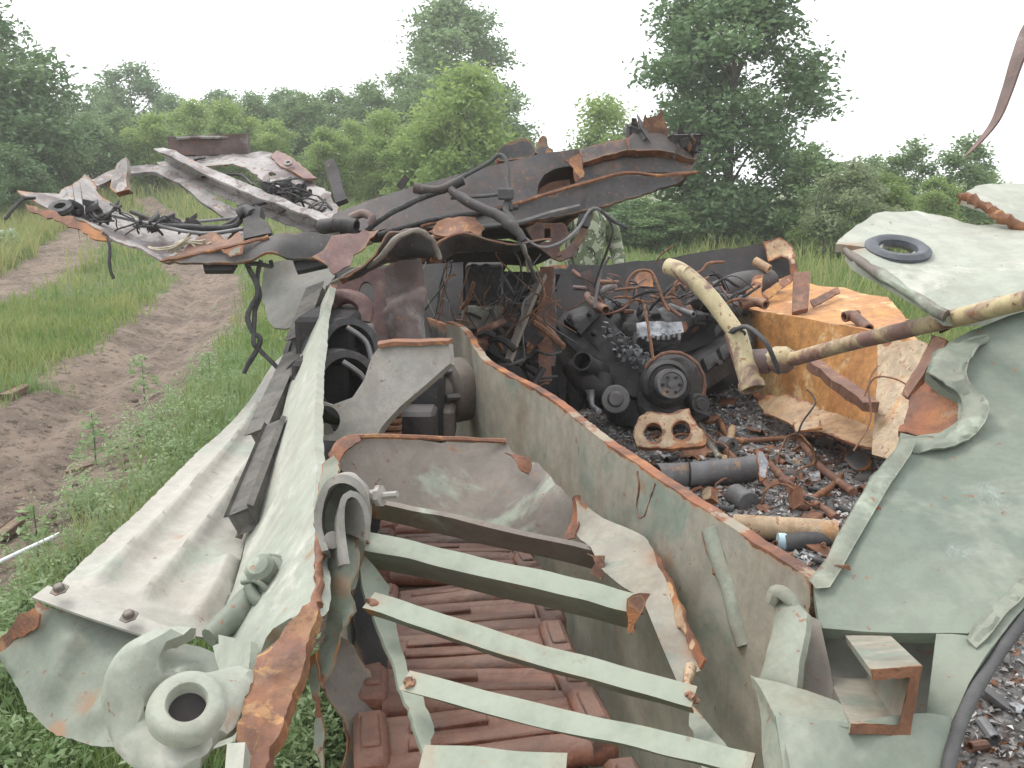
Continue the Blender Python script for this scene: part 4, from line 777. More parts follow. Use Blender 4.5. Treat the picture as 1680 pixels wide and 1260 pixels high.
sweep('torn_strip', wp((1579, 260, 2.0), (1600, 240, 2.0), (1632, 200, 2.0), (1652, 150, 2.0), (1672, 90, 2.0), (1700, 30, 2.02), (1760, -20, 2.05), (1830, 60, 2.05), (1840, 250, 2.0), (1800, 400, 1.9)), [(-.016, -.003), (.016, -.003), (.018, .004), (-.014, .004)], 'drape', WR, up=(-.4, 0, .9), n=6, scale=[.12, .55, .8, 1.0, 1.2, 1.4, 1.5, 1.5, 1.5, 1.5])
# ---- right flank of the hull, rear plate, floor
plate('inner_flank', [(1236, 508, 4.75), (1320, 522, 4.35), (1420, 542, 3.95), (1518, 562, 3.62), (1516, 640, 3.55, 0), (1505, 740, 3.45, 0), (1420, 735, 3.75, 0), (1330, 700, 4.25, 0), (1240, 670, 4.75, 0)], 'rustorange', WR, thick=.015, res=.05, rough=.008, rscale=3, rw=.05)
plate('inner_skirting', [(1232, 640, 4.60), (1300, 650, 4.30), (1400, 690, 3.85), (1480, 720, 3.50), (1450, 738, 3.38), (1370, 716, 3.68), (1255, 678, 4.38)], 'skirt', WR, thick=.012, res=.05, rough=.012, rscale=4)
plate('front_flank', [(1440, 556, 3.62), (1518, 562, 3.40), (1522, 640, 3.30), (1490, 760, 3.15, 0), (1430, 745, 3.3, 0), (1436, 640, 3.5, 0)], 'rusttan', WR, thick=.012, res=.04, rough=.01, rscale=4, jag=.01)
dk = plate('side_deck', [(1190, 492, 5.05, 0), (1240, 468, 5.4), (1300, 452, 5.5), (1340, 470, 5.25), (1388, 472, 5.2), (1455, 490, 4.75), (1488, 520, 4.35), (1490, 550, 3.95), (1518, 562, 3.66, 0), (1420, 543, 3.98, 0), (1236, 510, 4.78, 0)], 'rustorange', WR, thick=.012, res=.05, rough=.012, rscale=4, jag=.012, rw=.07)
plate('deck_post', [(1302, 447, 4.75), (1330, 445, 4.75), (1326, 505, 4.55), (1300, 512, 4.55)], 'darkrust', WR, thick=.03, res=.04, torn=False)
plate('deck_rib', [(1330, 492, 4.75), (1375, 470, 4.9), (1378, 480, 4.85), (1335, 502, 4.7)], 'darkrust', WR, thick=.01, res=.03)
tube('pipe_stub', wp((1385, 520, 4.2), (1398, 518, 4.2), (1412, 528, 4.12), (1425, 540, 4.05)), .026, 'darkrust', WR, 10, hollow=.7)
sweep('diagonal_channel', wp((1334, 598, 3.95), (1430, 668, 3.35)), [(-.03, -.02), (.03, -.02), (.03, .02), (-.03, .02)], 'darkrust', WR, n=8, jit=.01)
plate('rear_plate', [(900, 436, 5.1), (1000, 434, 5.25), (1120, 420, 5.4), (1180, 408, 5.5), (1270, 396, 5.6), (1300, 400, 5.6), (1308, 450, 5.5), (1240, 520, 5.3, 0), (1240, 690, 4.9, 0), (880, 720, 4.8, 0)], 'soot', WR, thick=.02, res=.06, rough=.015, rscale=3, rw=.06)
plate('torn_crest', [(1252, 398, 5.52), (1278, 390, 5.52), (1300, 402, 5.50), (1310, 440, 5.40), (1300, 458, 5.38), (1292, 425, 5.45), (1282, 420, 5.47), (1262, 428, 5.47)], 'rusttan', WR, thick=.012, res=.03, rough=.015, rscale=10, rw=.05)
tube('bracket_tube', wp((1238, 428, 5.2), (1262, 442, 5.15)), .028, 'rusttan', WR, 8, hollow=.6)
plate('inner_bracket', [(1225, 480, 4.9), (1240, 452, 5.0), (1252, 450, 5.0), (1250, 480, 4.9), (1300, 448, 5.2), (1300, 462, 5.15), (1262, 490, 4.9), (1228, 498, 4.85)], 'rustorange', WR, thick=.02, res=.03)
tube('storage_drum', wp((1165, 492, 5.0), (1215, 470, 5.15), (1262, 465, 5.25)), .085, 'burnt', WR, 16)
# floor, heaped with ash
def zf(s, u): return .50 + .03 * nz((s, u, 0), 2.2, 3) + .025 * nz((s, u, 0), 6, 4) + .012 * nz((s, u, 0), 17, 5) + .10 * max(0, (s - 2.2)) / .4 + .05 * math.exp(-((s - 2.15) ** 2 + (u - 2.6) ** 2) / .2)
gs = np.linspace(.74, 2.66, 110); gu = np.linspace(.75, 4.9, 220)
V = [H(s, u, zf(s, u)) for u in gu for s in gs]; F = [(j * 110 + i, j * 110 + i + 1, (j + 1) * 110 + i + 1, (j + 1) * 110 + i) for j in range(219) for i in range(109)]
tag(mk('hull_floor', V, F, 'ash', WR, 60), 'ash-covered hull floor')
box('belly_plate', H(1.7, 2.9, .36), NX * .97, AX * 2.2, (0, 0, .06), 'guard', WR, .1)
plate('nose_lower', [tuple(H(.72, .9, .42)), tuple(H(2.7, .9, .42)), tuple(H(2.7, .72, 1.0)), tuple(H(1.35, .72, .8)), tuple(H(.72, .78, .9))], 'green_plate', WR, thick=.02, res=.08, torn=False, world=True)
plate('outer_flank', [tuple(H(2.68, .8, .40)), tuple(H(2.68, 4.9, .40)), tuple(H(2.68, 4.9, 1.05)), tuple(H(2.68, 3.0, 1.0)), tuple(H(2.68, .8, 1.1))], 'rusttan', WR, thick=.02, res=.1, world=True)
# ---- gearbox end of the track bay: arm, drums, red-oxide sheets
arm = plate('suspension_arm', [(515, 655, 2.35, 0), (545, 664, 2.34, 0), (578, 652, 2.33, 0), (598, 622, 2.32, 0), (610, 585, 2.32, 0), (624, 567, 2.32), (660, 563, 2.31), (736, 561, 2.30), (738, 596, 2.30, 0), (700, 630, 2.30, 0), (655, 668, 2.30, 0), (626, 700, 2.30, 0), (612, 725, 2.30, 0), (515, 722, 2.33, 0)],
            'pale', WR, thick=.05, res=.02, rough=.003, rw=.03, holes=[[(532 + 25 * math.cos(a), 690 + 25 * math.sin(a)) for a in np.linspace(0, 6.28, 20, endpoint=False)]], torn=False)
sweep('arm_flange', wp((620, 567, 2.31), (660, 563, 2.31), (738, 562, 2.30)), [(-.045, -.004), (.015, -.004), (.015, .006), (-.045, .006)], 'rust', arm, jit=.006)
plate('arm_web', [(625, 563, 2.44), (720, 556, 2.44), (718, 566, 2.40), (625, 570, 2.40)], 'pale', arm, thick=.006, res=.02)
lathe('bolt', [(.012, 0), (.012, .03), (.02, .03), (.02, .045)], W(532, 706, 2.45), (.3, -1, .3), 'pale', arm, 8)
for i, (x, y, d) in enumerate(((572, 575, 2.95), (566, 632, 2.75))):
    ax = np.array([.55, -.75, .25]); c = W(x, y, d)
    dr = lathe('air_cleaner_drum', [(.115, -.30), (.115, -.02), (.108, .0), (.108, .02), (.085, .02), (.078, .0), (.074, -.10), (0, -.11)], c, ax, 'engine', WR, 30)
    for zz in (-.24, -.16, -.05): lathe('drum_band', [(.114, zz - .008), (.121, zz - .008), (.121, zz + .008), (.114, zz + .008), (.114, zz - .008)], c, ax, 'engine', dr, 30)
    tube('drum_clip', [c + np.array([.02, -.12, .10]), c + np.array([.08, -.12, .05]), c + np.array([.10, -.14, -.03])], .008, 'steelgrey', dr, 6)
box('drum_saddle', W(548, 560, 3.15), (.10, 0, 0), (0, .16, 0), (0, 0, .11), 'soot', WR)
box('drum_saddle', W(540, 628, 2.95), (.09, 0, 0), (0, .14, 0), (0, 0, .10), 'soot', WR)
mp = plate('partition_plate', [(535, 470, 3.42), (560, 455, 3.45), (600, 443, 3.45), (632, 440, 3.45), (636, 570, 3.3), (560, 600, 3.25, 0), (530, 540, 3.35, 0)], 'maroon', WR, thick=.012, res=.035, rough=.004, holes=[[(601 + 13 * math.cos(a), 482 + (22 if math.sin(a) > 0 else 20) * math.sin(a)) for a in np.linspace(0, 6.28, 18, endpoint=False)]], torn=False)
tube('burst_ring', wp((540, 505, 3.22), (555, 488, 3.2), (580, 488, 3.18), (598, 505, 3.17), (595, 530, 3.16)), .028, 'maroon', mp, 8, jit=.5)
plate('burst_collar', [(532, 512, 3.2), (560, 512, 3.18), (585, 530, 3.15), (614, 532, 3.12), (614, 570, 3.08, 0), (535, 560, 3.1, 0)], 'drape', WR, thick=.006, res=.03, rw=.04, rough=.012)
plate('draped_sheet', [(628, 440, 3.40, 0), (645, 428, 3.38), (660, 412, 3.36), (690, 402, 3.35), (694, 450, 3.32), (700, 500, 3.28), (694, 560, 3.2), (668, 556, 3.16), (640, 566, 3.2), (632, 500, 3.32)], 'drape', WR, thick=.005, res=.022, rough=.022, rscale=7, rw=.035, ctrl=[(662, 490, 3.22), (680, 470, 3.36)])
plate('bay_end_wall', [(540, 440, 4.2), (760, 430, 4.2), (760, 740, 3.6), (620, 760, 3.6), (545, 700, 3.6)], 'soot', WR, thick=.02, res=.08, rough=.01, torn=False)
# gear case, hub and fins lower in the bay
box('gear_case', W(690, 655, 2.95), (.085, 0, 0), (.0, .15, 0), (0, 0, .12), 'engine', WR, .2)
box('gear_case_cover', W(685, 700, 2.75), (.06, 0, 0), (.0, .06, 0), (0, 0, .06), 'burnt', WR, .2)
box('gear_case_cover', W(722, 690, 2.9), (.05, 0, 0), (.0, .06, 0), (0, 0, .05), 'guard', WR, .2)
fb = box('finned_block', W(628, 700, 2.75), (.05, 0, 0), (.0, .12, 0), (0, 0, .13), 'darkrust', WR, .1)
for q in range(7): box('fin', W(630, 668 + q * 11, 2.62), (.052, 0, 0), (0, .012, 0), (0, 0, .006), 'darkrust', fb, .2)
hb = lathe('hub_flange', [(.03, -.12), (.06, -.10), (.085, -.04), (.11, -.03), (.11, .03), (.06, .04), (.05, .10), (.0, .11)], W(745, 640, 3.0), NX * -1 + np.array([0, -.4, 0]), 'guard', WR, 28)
for q in range(6):
    a = q * math.pi / 3; s_ = AX * math.cos(a) * .09 + np.array([0, 0, math.sin(a) * .09])
    lathe('bolt', [(.011, -.02), (.011, .045), (.0, .047)], W(745, 640, 3.0) + s_, -NX, 'steelgrey', hb, 6)
tube('drive_shaft', wp((705, 628, 3.0), (742, 640, 3.0)), .04, 'guard', WR, 12)
tube('pipe_stub', wp((612, 690, 2.6), (620, 678, 2.6)), .014, 'pale', WR, 10, hollow=.7)

# ---- dark middle: bulkhead, equipment box, broken posts
plate('bulkhead', [(690, 425, 4.3), (720, 398, 4.2), (800, 392, 4.2), (900, 395, 4.3), (905, 424, 4.5), (870, 438, 4.5), (832, 434, 4.5), (828, 445, 4.5), (920, 450, 4.6, 0), (925, 690, 4.5, 0), (720, 660, 4.2, 0)], 'soot', WR, thick=.015, res=.05, rough=.012, rw=.05)
eb = box('equipment_box', W(795, 463, 4.1), (.085, 0.01, 0), (0, .08, 0), (0, 0, .085), 'burnt', WR, .12)
for x in (778, 798): lathe('screw_cap', [(.024, 0), (.024, .02), (.018, .022), (.014, .012), (0, .012)], W(x, 441, 3.98), (0, -1, .1), 'engine', eb, 16)
tube('box_foot', wp((782, 498, 4.0), (805, 500, 4.0)), .02, 'engine', eb, 8)
sweep('broken_post', wp((896, 440, 4.15), (894, 540, 4.1), (895, 625, 4.1)), [(-.03, -.02), (.03, -.02), (.03, .02), (-.03, .02)], 'darkrust', WR, up=(0, -1, 0), jit=.01)
sweep('broken_post', wp((906, 450, 4.2), (908, 540, 4.15), (905, 600, 4.15)), [(-.014, -.02), (.014, -.02), (.014, .02), (-.014, .02)], 'drape', WR, up=(0, -1, 0), jit=.01)
sweep('diagonal_strut', wp((892, 450, 4.0), (868, 500, 3.9), (834, 592, 3.75)), [(-.014, -.014), (.014, -.014), (.014, .014), (-.014, .014)], 'guard', WR, jit=.004)
sweep('diagonal_strut', wp((872, 500, 4.2), (905, 575, 4.25)), [(-.02, -.01), (.02, -.01), (.02, .01), (-.02, .01)], 'burnt', WR, jit=.006)
box('burst_panel', W(790, 520, 4.0), (.09, .02, 0), (0, .04, 0), (.01, 0, .05), 'guard', WR, .2)
for q in range(80):                      # charred pipework, each length a part
    x, y = random.uniform(735, 905), random.uniform(478, 640); d = random.uniform(3.75, 4.5)
    if (x - 735) / 170 < (y - 560) / 110: continue
    L_ = random.uniform(25, 75); a = random.uniform(-1.2, 1.2); b_ = random.uniform(-25, 25)
    tube('charred_pipe', wp((x - L_ * math.cos(a) / 2, y - L_ * math.sin(a) / 2, d), (x, y + b_ * .4, d - .04), (x + L_ * math.cos(a) / 2, y + L_ * math.sin(a) / 2, d + random.uniform(-.1, .1))), random.choice([.004, .006, .009, .015]), random.choice(['soot', 'engine', 'darkrust', 'burnt', 'rustwire', 'wire', 'soot']), WR, 7, 4)
for q in range(34):                      # burnt wiring hanging over the bulkhead
    x, y, d = random.uniform(690, 910), random.uniform(400, 500), random.uniform(3.7, 4.05); P_ = wp((x, y, d), (x + random.uniform(-20, 20), y + random.uniform(10, 50), d - .05), (x + random.uniform(-50, 50), y + random.uniform(50, 120), d + .05))
    tube('burnt_wire', P_, random.choice([.002, .003, .0045]), random.choice(['wire', 'rubber', 'rustwire', 'wire', 'steelgrey']), WR, 5, 5, jit=.5)
for q in range(16):
    c = W(random.uniform(740, 890), random.uniform(530, 600), random.uniform(3.9, 4.4)); e = [rng.normal(0, 1, 3) for _ in range(2)]
    a = e[0] / np.linalg.norm(e[0]); b_ = np.cross(a, e[1]); b_ /= np.linalg.norm(b_); cc = np.cross(a, b_)
    box('charred_fitting', c, a * random.uniform(.02, .07), b_ * random.uniform(.015, .04), cc * random.uniform(.01, .035), random.choice(['engine', 'burnt', 'darkrust', 'soot']), WR, .25)

# ---- roof peeled back over the wreck
def wpm(name, pts, mat, **kw): return plate(name, pts, mat, RF, **kw)
RF = plate('peeled_roof', [(28, 311, 3.25), (62, 316, 3.28), (96, 318, 3.32), (122, 300, 3.42), (140, 286, 3.50), (152, 292, 3.50), (158, 312, 3.45), (180, 334, 3.42), (225, 355, 3.42), (275, 372, 3.42), (330, 376, 3.45), (380, 368, 3.5), (430, 378, 3.4), (425, 400, 3.3), (385, 392, 3.25), (330, 410, 3.15), (270, 426, 3.08), (232, 412, 3.08), (190, 398, 3.10), (165, 378, 3.12), (120, 358, 3.15), (85, 345, 3.18), (48, 327, 3.22)],
           'ashwhite', WR, thick=.008, res=.03, jag=.006, rough=.012, rscale=6, rw=.05, ctrl=[(200, 375, 3.26), (300, 395, 3.28)])
wpm('torn_fringe', [(42, 333, 3.16), (80, 346, 3.12), (130, 362, 3.08), (170, 382, 3.06), (182, 396, 3.05), (150, 388, 3.05), (100, 366, 3.08), (60, 350, 3.12), (44, 342, 3.15)], 'darkrust', thick=.006, res=.02, jag=.008, rw=.2)
wpm('torn_fringe', [(262, 428, 3.02), (300, 410, 3.03), (330, 386, 3.06), (352, 382, 3.08), (372, 394, 3.06), (392, 380, 3.06), (398, 398, 3.02), (340, 412, 3.0)], 'darkrust', thick=.006, res=.018, jag=.006, rw=.06)
wpm('rolled_edge', [(268, 429, 3.0), (340, 414, 2.99), (400, 400, 2.98), (450, 386, 2.98), (530, 383, 2.98), (590, 386, 3.0), (610, 396, 3.0), (560, 410, 2.96), (520, 424, 2.94), (470, 425, 2.93), (400, 426, 2.93), (320, 432, 2.95)], 'burnt', thick=.01, res=.025, rough=.012, rw=.03, ctrl=[(450, 408, 2.90)])
wpm('green_remnant', [(362, 410, 2.955), (400, 402, 2.945), (398, 416, 2.935), (376, 422, 2.935)], 'green', thick=.004, res=.02)
tube('rust_lip', wp((268, 428, 2.99), (340, 413, 2.975), (398, 400, 2.965), (440, 388, 2.965)), .007, 'rust', RF, 6, jit=.6)
wpm('maroon_flap', [(511, 420, 2.90), (528, 408, 2.92), (546, 390, 2.95), (580, 384, 2.98), (622, 378, 3.0), (608, 395, 2.98), (600, 408, 2.95), (580, 418, 2.93), (574, 432, 2.90), (546, 446, 2.88), (538, 432, 2.89)], 'maroon', thick=.006, res=.02, rough=.012, jag=.006, rw=.03)
for (p) in ([(332, 430, 2.98), (388, 430, 2.98), (380, 443, 2.96), (334, 442, 2.96)], [(480, 427, 2.96), (532, 424, 2.96), (536, 434, 2.94), (486, 444, 2.94)]):
    wpm('under_bracket', p, 'soot', thick=.02, res=.03, torn=False)
# light arched strip and the hinge block on it
sweep('arched_strip', wp((152, 305, 3.5), (175, 292, 3.55), (210, 282, 3.62), (260, 280, 3.7), (300, 296, 3.68), (330, 318, 3.62), (365, 345, 3.55), (400, 362, 3.5)), [(-.03, -.006), (.03, -.006), (.03, .008), (-.03, .008)], 'ashwhite', RF, up=(0, -.55, .85), jit=.01)
wpm('hinge_block', [(182, 290, 3.5), (190, 265, 3.52), (206, 256, 3.52), (208, 300, 3.48), (214, 312, 3.46), (190, 318, 3.46), (180, 308, 3.47)], 'ashwhite', thick=.03, res=.025, rough=.01)
# box beam, long channel and the bleached far sheet
chp = [(-.025, -.036), (.025, -.036), (.025, -.028), (-.016, -.028), (-.016, .028), (.025, .028), (.025, .036), (-.025, .036)]
sweep('long_channel', wp((264, 255, 3.75), (330, 288, 3.65), (420, 328, 3.5), (500, 360, 3.38), (548, 382, 3.3)), chp, 'ashwhite', RF, up=(.1, -.4, .9), jit=.01, smooth=25)
sweep('box_beam', wp((278, 240, 3.95), (340, 238, 3.98), (408, 236, 4.0)), [(-.04, -.045), (.04, -.045), (.04, .04), (-.04, .04)], 'drape', RF, jit=.008, smooth=25)
tube('beam_rod', wp((290, 227, 3.9), (330, 225, 3.92), (374, 226, 3.95)), .008, 'ashwhite', RF, 6)
wpm('bleached_sheet', [(270, 262, 3.92), (310, 256, 3.95), (390, 252, 3.98), (440, 250, 4.0), (468, 262, 3.9), (500, 285, 3.75), (540, 318, 3.6), (556, 340, 3.5), (552, 362, 3.4), (520, 368, 3.4), (486, 355, 3.5), (440, 312, 3.65), (410, 275, 3.78), (382, 270, 3.82), (330, 274, 3.80), (282, 275, 3.85)], 'ashwhite', thick=.008, res=.028, jag=.008, rough=.014, rscale=7, rw=.04, holes=[(448, 292, 6, 3), (500, 320, 7, 4), (470, 305, 5, 3), (520, 342, 6, 3)])
wpm('scorched_corner', [(443, 255, 3.9), (455, 246, 3.92), (476, 256, 3.86), (500, 276, 3.75), (520, 292, 3.68), (500, 292, 3.68), (460, 272, 3.78)], 'maroon', thick=.01, res=.025)
lathe('ring', [(.010, -.004), (.018, -.004), (.018, .006), (.010, .006), (.010, -.004)], W(473, 268, 3.75), (0, -.6, .8), 'ashwhite', RF, 16)
sweep('bent_rod_stub', wp((541, 266, 3.55), (552, 300, 3.5), (562, 332, 3.45)), [(-.022, -.012), (.022, -.012), (.022, .012), (-.022, .012)], 'burnt', RF, up=(0, -1, 0), jit=.01)
sweep('bent_rod_stub', wp((668, 290, 3.8), (655, 308, 3.8)), [(-.014, -.012), (.014, -.012), (.014, .012), (-.014, .012)], 'burnt', RF, up=(0, -1, 0))
# the heavy charred roof beam
bm_ = wpm('roof_beam', [(528, 378, 3.35, 0), (548, 350, 3.40, 0), (600, 330, 3.42, 0), (700, 300, 3.46, 0), (822, 268, 3.5), (880, 254, 3.52), (950, 243, 3.54), (1040, 228, 3.58), (1076, 232, 3.6), (1148, 248, 3.66), (1142, 268, 3.65), (1130, 286, 3.62), (1025, 284, 3.55), (940, 306, 3.5), (850, 332, 3.45), (780, 350, 3.42), (700, 366, 3.38), (620, 378, 3.35, 0)], 'beam', thick=.11, res=.03, rough=.005, jag=.003, rw=.035, holes=[[(880, 322), (883, 304), (892, 290), (908, 281), (925, 277), (942, 275), (944, 303), (915, 312)]], torn=False)
wpm('beam_back', [(865, 330, 3.66, 0), (870, 265, 3.70, 0), (955, 255, 3.70, 0), (958, 310, 3.66, 0)], 'darkrust', thick=.01, res=.04)
wpm('top_flange', [(950, 244, 3.52), (1032, 226, 3.54), (1036, 246, 3.52), (1000, 254, 3.50), (956, 266, 3.49)], 'beam', thick=.03, res=.025, rw=.03)
wpm('top_flange', [(1028, 228, 3.52), (1040, 218, 3.56), (1072, 218, 3.58), (1148, 246, 3.64), (1142, 262, 3.62), (1080, 246, 3.54), (1032, 246, 3.51)], 'beam', thick=.04, res=.025, rw=.035)
wpm('lower_flange', [(690, 372, 3.30), (780, 352, 3.34), (860, 330, 3.38), (940, 306, 3.42), (1025, 284, 3.47), (1140, 284, 3.54), (1150, 282, 3.6), (1110, 300, 3.52), (1060, 316, 3.46), (990, 340, 3.42), (900, 356, 3.36), (820, 368, 3.30), (740, 380, 3.26)], 'burnt', thick=.012, res=.03, rough=.008, rw=.025)
tube('rust_lip', wp((690, 372, 3.29), (780, 352, 3.33), (860, 330, 3.36), (940, 306, 3.40), (1025, 284, 3.45), (1080, 288, 3.48), (1142, 282, 3.55)), .008, 'rust', RF, 6, jit=.5)
wpm('burst_skin', [(925, 262, 3.46), (955, 250, 3.47), (958, 290, 3.45), (944, 300, 3.44), (940, 276, 3.45)], 'rust', thick=.006, res=.02, rw=.06)
for pts in ([(819, 262, 3.55), (822, 240, 3.56), (862, 228, 3.58), (876, 240, 3.58), (874, 255, 3.56)], [(880, 252, 3.56), (882, 238, 3.58), (886, 224, 3.58), (897, 224, 3.58), (900, 240, 3.58), (906, 250, 3.58)]):
    wpm('beam_lug', pts, 'burnt', thick=.06, res=.025, rough=.008, curve=True)
for q in range(14):                       # melted crust along the top of the beam
    t = random.random(); x = 1040 + 108 * t; y = 218 + 27 * t + random.uniform(-3, 4)
    c = W(x, y, 3.58 + .05 * t); box('slag_lump', c, rng.normal(0, .016, 3) + (.012, 0, 0), rng.normal(0, .014, 3) + (0, .012, 0), rng.normal(0, .010, 3) + (0, 0, .009), random.choice(['darkrust', 'burnt', 'burnt']), RF, .3)
wpm('roof_liner', [(700, 392, 3.7), (740, 384, 3.6), (830, 366, 3.55), (900, 360, 3.6), (960, 345, 3.7), (950, 356, 3.9), (905, 395, 4.2), (800, 396, 4.1), (720, 400, 4.0)], 'soot', thick=.01, res=.04, rough=.015)
wpm('rusty_splinter', [(700, 380, 3.18), (726, 358, 3.20), (752, 354, 3.22), (780, 360, 3.24), (795, 376, 3.2), (788, 395, 3.15), (772, 382, 3.15), (740, 384, 3.14)], 'rust', thick=.006, res=.02, rough=.014, rscale=9, jag=.008, rw=.06)
wpm('curled_crest', [(606, 432, 3.02), (622, 410, 3.02), (640, 384, 3.03), (672, 372, 3.04), (700, 380, 3.06), (716, 402, 3.10), (722, 432, 3.12), (700, 420, 3.2), (664, 428, 3.15), (630, 440, 3.1), (560, 466, 3.1), (556, 458, 3.08)], 'burnt', thick=.008, res=.02, rough=.02, rscale=7, jag=.008, rw=.03)
tube('rolled_rim', wp((544, 464, 3.18), (580, 446, 3.1), (622, 424, 3.02), (650, 392, 2.99), (680, 378, 3.0), (706, 392, 3.04), (722, 424, 3.08)), [.006, .009, .011, .012, .012, .011, .008], 'guard', RF, 8, jit=.6)
wpm('rusty_hood', [(706, 430, 3.12), (712, 400, 3.10), (760, 384, 3.12), (790, 392, 3.14), (850, 400, 3.2), (905, 396, 3.3), (880, 408, 3.35), (800, 412, 3.25), (724, 434, 3.2)], 'burnt', thick=.008, res=.025, rough=.014, rw=.04)
# side sheet hanging behind the roof on the far left flank
wpm('hanging_side_sheet', [(432, 432, 4.2, 0), (550, 428, 4.3, 0), (548, 452, 4.1), (520, 500, 3.9), (495, 530, 3.85), (470, 545, 3.9), (450, 540, 3.95), (438, 520, 4.05), (424, 478, 4.2)], 'smoked', thick=.006, res=.04, rough=.02, rscale=3)
# broken lower bracket of red oxide
wpm('oxide_bracket', [(862, 372, 3.5), (882, 365, 3.5), (926, 366, 3.52), (936, 390, 3.5), (918, 405, 3.48), (922, 420, 3.48), (908, 424, 3.5), (880, 402, 3.5)], 'maroon', thick=.015, res=.02, rw=.05, holes=[[(893, 375), (903, 375), (904, 397), (893, 397)]])
wpm('oxide_strut', [(905, 424, 3.5), (930, 408, 3.5), (956, 372, 3.5), (966, 345, 3.52), (974, 350, 3.52), (962, 385, 3.5), (940, 420, 3.5), (920, 428, 3.5)], 'maroon', thick=.02, res=.025)
sweep('bent_rod_stub', wp((970, 332, 3.45), (962, 350, 3.42), (955, 372, 3.40)), [(-.022, -.012), (.022, -.012), (.022, .012), (-.022, .012)], 'burnt', RF, up=(0, -1, 0), jit=.01)
tube('thin_rail', wp((790, 372, 3.3), (850, 365, 3.3), (900, 350, 3.33), (950, 338, 3.38)), .009, 'steelgrey', RF, 6)
# hoses, conduits and junctions lying on the roof
tube('conduit', wp((230, 368, 3.2), (300, 372, 3.15), (380, 372, 3.14), (400, 350, 3.18)), .010, 'wire', RF, 8, jit=.3)
tube('conduit', wp((180, 352, 3.25), (240, 366, 3.18), (330, 383, 3.12), (400, 375, 3.1)), .007, 'steelgrey', RF, 8)
tube('conduit', wp((215, 347, 3.35), (280, 370, 3.3), (350, 376, 3.3), (395, 355, 3.3)), .009, 'burnt', RF, 8)
tube('conduit', wp((250, 372, 3.16), (320, 364, 3.3), (380, 358, 3.36), (420, 350, 3.4)), .006, 'steelgrey', RF, 8)
tube('hose', wp((530, 372, 3.28), (560, 368, 3.22), (585, 372, 3.2)), .03, 'burnt', RF, 10, hollow=.7, jit=.3)
tube('hose', wp((575, 358, 3.22), (595, 350, 3.22), (610, 358, 3.2), (605, 368, 3.2)), .016, 'drape', RF, 8)
tube('hose', wp((680, 308, 3.3), (720, 312, 3.28), (760, 295, 3.28)), .018, 'burnt', RF, 8, hollow=.7, jit=.3)
tube('hose', wp((600, 378, 3.25), (640, 350, 3.25), (690, 325, 3.28), (730, 312, 3.28)), .011, 'wire', RF, 8, jit=.3)
tube('hose', wp((740, 312, 3.27), (775, 335, 3.2), (815, 352, 3.15), (840, 372, 3.12), (860, 395, 3.1)), [.016, .020, .019, .022, .012], 'burnt', RF, 8, jit=.35)
tube('conduit', wp((620, 385, 3.2), (700, 362, 3.25), (780, 350, 3.28), (850, 340, 3.3)), .009, 'wire', RF, 8)
tube('cable', wp((760, 290, 3.4), (800, 268, 3.4), (820, 254, 3.38), (832, 268, 3.36), (834, 310, 3.32), (838, 345, 3.28)), .008, 'rubber', RF, 7)
tube('cable', wp((834, 320, 3.3), (830, 345, 3.26), (842, 362, 3.22), (846, 372, 3.2)), .012, 'rubber', RF, 7, jit=.5)
tube('cable', wp((740, 325, 3.3), (790, 322, 3.28), (830, 318, 3.28)), .007, 'rubber', RF, 7)
tube('cable', wp((845, 372, 3.18), (858, 405, 3.2), (868, 430, 3.3), (880, 462, 3.6)), .008, 'steelgrey', RF, 7, jit=.4)
tube('cable', wp((850, 380, 3.2), (862, 410, 3.25), (866, 445, 3.4)), .006, 'palewire', RF, 6)
jb = box('junction', W(830, 318, 3.27), (.03, 0, 0), (0, .02, 0), (0, 0, .022), 'rubber', RF, .3)
tube('drooping_wire', wp((852, 383, 3.25), (885, 405, 3.25), (920, 398, 3.3), (948, 375, 3.35), (968, 345, 3.4), (985, 345, 3.4), (1005, 372, 3.45), (1000, 400, 3.6), (985, 440, 3.9), (975, 470, 4.1)), .006, 'steelgrey', RF, 6)
tube('drooping_wire', wp((985, 345, 3.4), (1005, 362, 3.42), (1030, 374, 3.42)), .007, 'wire', RF, 6)
fl = wpm('foot_bracket', [(398, 358, 3.1), (412, 350, 3.1), (418, 335, 3.12), (428, 338, 3.12), (426, 356, 3.1), (440, 366, 3.08), (446, 384, 3.05), (400, 392, 3.05)], 'burnt', thick=.05, res=.018, rough=.008, torn=False)
tube('collar', wp((390, 352, 3.15), (405, 345, 3.15), (415, 352, 3.12)), .022, 'wire', fl, 8)
lathe('grommet', [(.02, -.01), (.04, -.01), (.045, .0), (.04, .012), (.02, .012), (.02, -.01)], W(100, 342, 3.16), (0, -.5, .85), 'wire', RF, 18)
def wiggle(name, pts, r, mat, parent, amp=.02, n=5, seg=5):
    P = catmull(wp(*pts), 5); P = P + np.array([[nz(p, 9, 1), nz(p, 9, 2), nz(p, 9, 3)] for p in P]) * amp
    return tube(name, P, r, mat, parent, seg, 2, 0, .3)
for q in range(60):                       # wire tangle on the sheet and channel
    x, y = random.choice([(random.uniform(440, 545), None), (random.uniform(150, 420), None)]), 0
    x = x[0]; y = (300 + (x - 440) * .55 + random.uniform(-18, 34)) if x > 435 else (340 + (x - 150) * .15 + random.uniform(-4, 26))
    d = 3.5 if x > 435 else 3.2
    L_ = random.uniform(18, 60); a = random.uniform(-1.0, 1.0)
    wiggle('loose_wire', [(x - L_ / 2 * math.cos(a), y - L_ / 2 * math.sin(a), d), (x, y - random.uniform(0, 10), d - .05), (x + L_ / 2 * math.cos(a), y + L_ / 2 * math.sin(a), d)], random.choice([.0025, .0035, .005]), random.choice(['wire', 'wire', 'rubber', 'burnt']), RF, .03)
